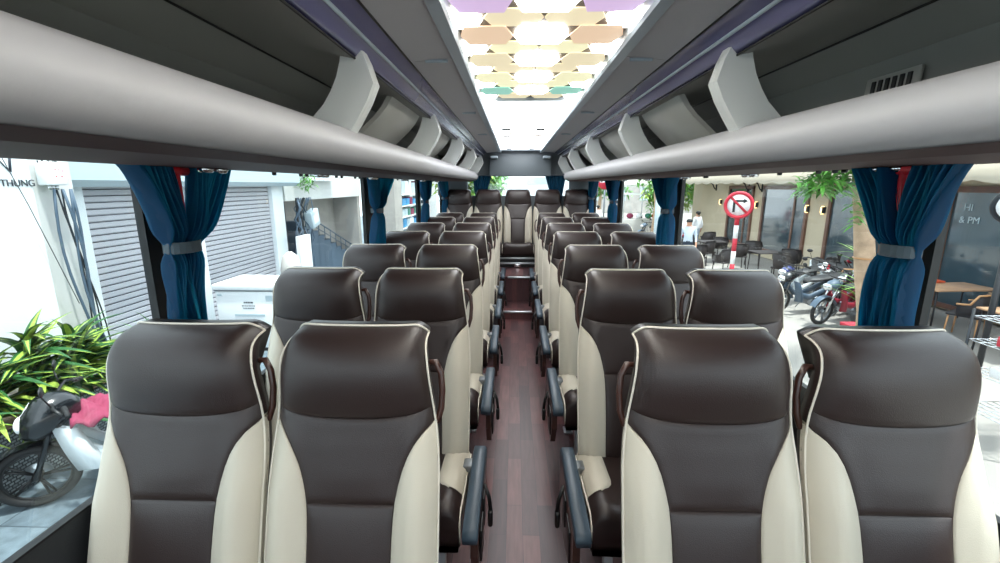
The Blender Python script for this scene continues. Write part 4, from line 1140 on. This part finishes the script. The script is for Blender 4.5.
# people beyond the second window on the right
def person(lab, x, y, rz, top, bot, h=1.68, stride=.12):
    bm = bmesh.new(); lay = bm.verts.layers.skin.new()
    k = h/1.7
    def V(p, r): 
        v = bm.verts.new([q*k for q in p]); v[lay].radius = (r*k, r*k); return v
    pel = V((0, 0, .95), .14); pel[lay].use_root = True
    wa = V((0, 0, 1.12), .12); ch = V((0, 0, 1.32), .145); nk = V((0, 0, 1.46), .055); hd = V((0, .01, 1.58), .09); ht = V((0, 0, 1.66), .07)
    E_ = [(pel, wa), (wa, ch), (ch, nk), (nk, hd), (hd, ht)]
    for s in (-1, 1):
        hp = V((s*.09, 0, .88), .085); kn = V((s*.10, s*stride*.6, .48), .06); an = V((s*.10, s*stride, .09), .04); ft = V((s*.11, s*stride+.14, .035), .035)
        sh_ = V((s*.18, 0, 1.40), .06); el = V((s*.23, -.02-s*.04, 1.12), .042); wr = V((s*.24, .06-s*.06, .88), .03); hn = V((s*.24, .09-s*.06, .80), .035)
        E_ += [(pel, hp), (hp, kn), (kn, an), (an, ft), (ch, sh_), (sh_, el), (el, wr), (wr, hn)]
    for e in E_: bm.edges.new(e)
    me = bpy.data.meshes.new('person'); bm.to_mesh(me); bm.free()
    o = bpy.data.objects.new('person', me); COL.objects.link(o)
    o.modifiers.new('skin', 'SKIN'); s = o.modifiers.new('sub', 'SUBSURF'); s.levels = 2; s.render_levels = 2
    dg = bpy.context.evaluated_depsgraph_get(); me2 = bpy.data.meshes.new_from_object(o.evaluated_get(dg)); bpy.data.objects.remove(o)
    for m_ in (bot, top, M['skin'], M['hair']): me2.materials.append(m_)
    for p in me2.polygons:
        z = p.center.z/k; p.use_smooth = True
        p.material_index = 0 if z < .98 and abs(p.center.x) < .20*k else (3 if z > 1.60 or (z > 1.52 and p.center.y < -.02) else 2 if z > 1.45 or (z < .98 and abs(p.center.x) >= .2*k) or z < .05 else 1)
    o = bpy.data.objects.new('person', me2); COL.objects.link(o); o.location = (x, y, GZ); o.rotation_euler = (0, 0, radians(rz))
    b = MB(); b.sphere((0, -.01*k, 1.62*k), .10*k, 14, 8, sc=(.95, 1.05, .75)); b.build('hair', M['hair'], o)
    return tag(o, lab, 'person', None)
person('person in a pale shirt standing by the second right-hand pillar, seen through the window', 5.45, 14.3, 160, M['cl1'], M['cl2'])
person('person in a white top walking beyond the cafe chairs', 7.5, 18.8, 30, M['cl3'], M['cl1'])
person('person in a white shirt far down the street on the right', 4.35, 24, 10, M['cl3'], M['pink'])
person('person in a pink top far down the street on the right', 5.3, 23, 80, M['pink'], M['cl1'])
# stall, sign column, umbrella, far buildings on the right
sc_ = thing('board_column', 'grey board on a tall post beside the third right-hand window', 'board', (5.2, 15.3, GZ))
b = MB(); b.tube([(-.45, 0, 0), (-.45, 0, 3.2)], .09, 10); b.build('post', M['canopy'], sc_)
b = MB(); b.box(-.28, .30, -.06, .06, 1.60, 2.10, r=.02); b.build('board', M['cable'], sc_)
b = MB(); b.tube([(.2, 0, 0), (.2, 0, 1.62)], .05, 8); b.tube([(-.15, 0, 0), (-.15, 0, 1.62)], .05, 8); b.build('leg', M['conc'], sc_)
um = thing('market_umbrella', 'wide white market umbrella over a stall down the street', 'umbrella', (7.2, 26, GZ))
b = MB(); P = []
for i in range(9):
    a = 2*pi*i/8; P.append([(.05*cos(a), .05*sin(a), 3.5), (1.0*cos(a), 1.0*sin(a), 3.15), (1.7*cos(a), 1.7*sin(a), 2.75), (1.7*cos(a), 1.7*sin(a), 2.6)])
MB().grid(P, smooth=False).build('canopy', M['stall'], um, fixn=False); b = MB(); b.tube([(0, 0, 0), (0, 0, 3.5)], .03, 8); b.build('pole', M['alu'], um)
b = MB()
sl = thing('market_stall', 'pale market stall counter heaped with goods down the street', 'stall', (7.0, 25, GZ))
b = MB(); b.box(-1.1, .9, -.4, .4, .0, .9, r=.02); b.build('counter', M['stall'], sl)
b = MB(); b.tube([(-1, .3, .9), (-1, .3, 2.2)], .03, 6); b.tube([(.8, .3, .9), (.8, .3, 2.2)], .03, 6); b.box(-1.1, .9, -.5, .5, 2.2, 2.3); b.build('shelf_frame', M['offwhite'], sl)
for i, (x, c, cn) in enumerate(((-.7, 'pink', 'pink'), (-.2, 'swhite', 'white'), (.3, 'pgreen', 'green'), (.65, 'orange', 'orange'))):
    b = MB(); b.sphere((7.0+x, 25, GZ+1.06), .19, 14, 8, sc=(1, 1, .8)); tag(b.build('goods_bag', M[c]), '%s bag on the pale market stall counter' % cn, 'bag')
ns = thing('round_road_sign', 'distant round red road sign with a white bar', 'road sign', (5.45, 28, GZ))
b = MB(); b.tube([(0, 0, 0), (0, 0, 3.3)], .05, 8); b.build('pole', M['steel'], ns)
b = MB(); b.lathe([(.5, -.08), (.5, -.05)], 28, axis='Y', c=(0, 0, 2.95)); b.build('disc', M['sred'], ns)
b = MB(); b.box(-.34, .34, -.1, -.08, 2.87, 3.03); b.build('bar', M['swhite'], ns)
b = MB(); b.box(3.0, 5.2, 30, 30.3, 1.85, 2.15); b.tube([(3.2, 30.1, GZ), (3.2, 30.1, 1.9)], .06, 6); b.tube([(5.0, 30.1, GZ), (5.0, 30.1, 1.9)], .06, 6); tag(b.build('red_banner', M['sred']), 'red banner strip across the street beyond the rear right windows', 'banner')
fb_ = thing('pale_street_house', 'sunlit pale house closing the street beyond the rear right windows', 'building', (7, 46, GZ))
b = MB(); b.box(-9, 14, 0, 3, 0, 5.2); b.build('wall', M['conc'], fb_)
for k in range(6):
    b = MB(); b.box(-7.5+k*2.6, -6.3+k*2.6, -.06, .02, 1.2, 3.0); b.build('window', M['canopy'], fb_)
for x, y, c, h_, l in ((2.6, 20.5, 'canopy', 1.5, 'pale blue'), (3.4, 22, 'swhite', 1.7, 'white')):
    b = MB(); b.box(x-.5, x+.5, y-.3, y+.3, GZ, GZ+h_, r=.05); tag(b.build('street_kiosk', M[c]), '%s box-shaped kiosk on the road behind the bus' % l, 'kiosk')
# behind the bus
bh = thing('rear_street_house', 'white building behind the bus with grey window band', 'building', (0, 24, GZ))
b = MB(); b.box(-3.6, 3.2, 0, 2, 0, 5); b.build('wall', M['white'], bh)
b = MB(); b.box(.6, 2.4, -.05, .02, 2.75, 3.1); b.build('window', M['canopy'], bh); b = MB(); b.box(-2.6, -1.2, -.05, .02, 2.75, 3.1); b.build('window', M['canopy'], bh)
# ================================================================= light, sky, camera
w = bpy.data.worlds.new('sky'); SC.world = w; w.use_nodes = True
nt = w.node_tree; bg = nt.nodes['Background']
sky = nt.nodes.new('ShaderNodeTexSky'); sky.sky_type = 'HOSEK_WILKIE'; sky.turbidity = 4; sky.ground_albedo = .5
sky.sun_direction = Vector((.25, -.25, .93)).normalized()
mx = nt.nodes.new('ShaderNodeMix'); mx.data_type = 'RGBA'; mx.inputs[0].default_value = .75
mx.inputs[7].default_value = (.93, .97, 1, 1)
nt.links.new(sky.outputs[0], mx.inputs[6]); nt.links.new(mx.outputs[2], bg.inputs[0]); bg.inputs[1].default_value = 2.6
L = bpy.data.lights.new('sun', 'SUN'); L.energy = 4.5; L.angle = radians(3); L.color = (1, .96, .9)
lo = bpy.data.objects.new('sun', L); COL.objects.link(lo)
lo.rotation_euler = Vector((.22, -.12, .97)).to_track_quat('Z', 'Y').to_euler()
cam = bpy.data.cameras.new('camera'); co = bpy.data.objects.new('camera', cam); COL.objects.link(co); SC.camera = co
cam.sensor_width = 36; cam.lens = 447.66/1000*36; cam.clip_start = .02; cam.clip_end = 300
f = Vector((-sin(.0314)*cos(.2118), cos(.0314)*cos(.2118), -sin(.2118)))
co.location = (-.05, 0, 1.60)
co.rotation_euler = f.to_track_quat('-Z', 'Y').to_euler()
SC.view_settings.view_transform = 'Standard'; SC.view_settings.look = 'None'; SC.view_settings.gamma = 1
SC.view_settings.exposure = 0.65
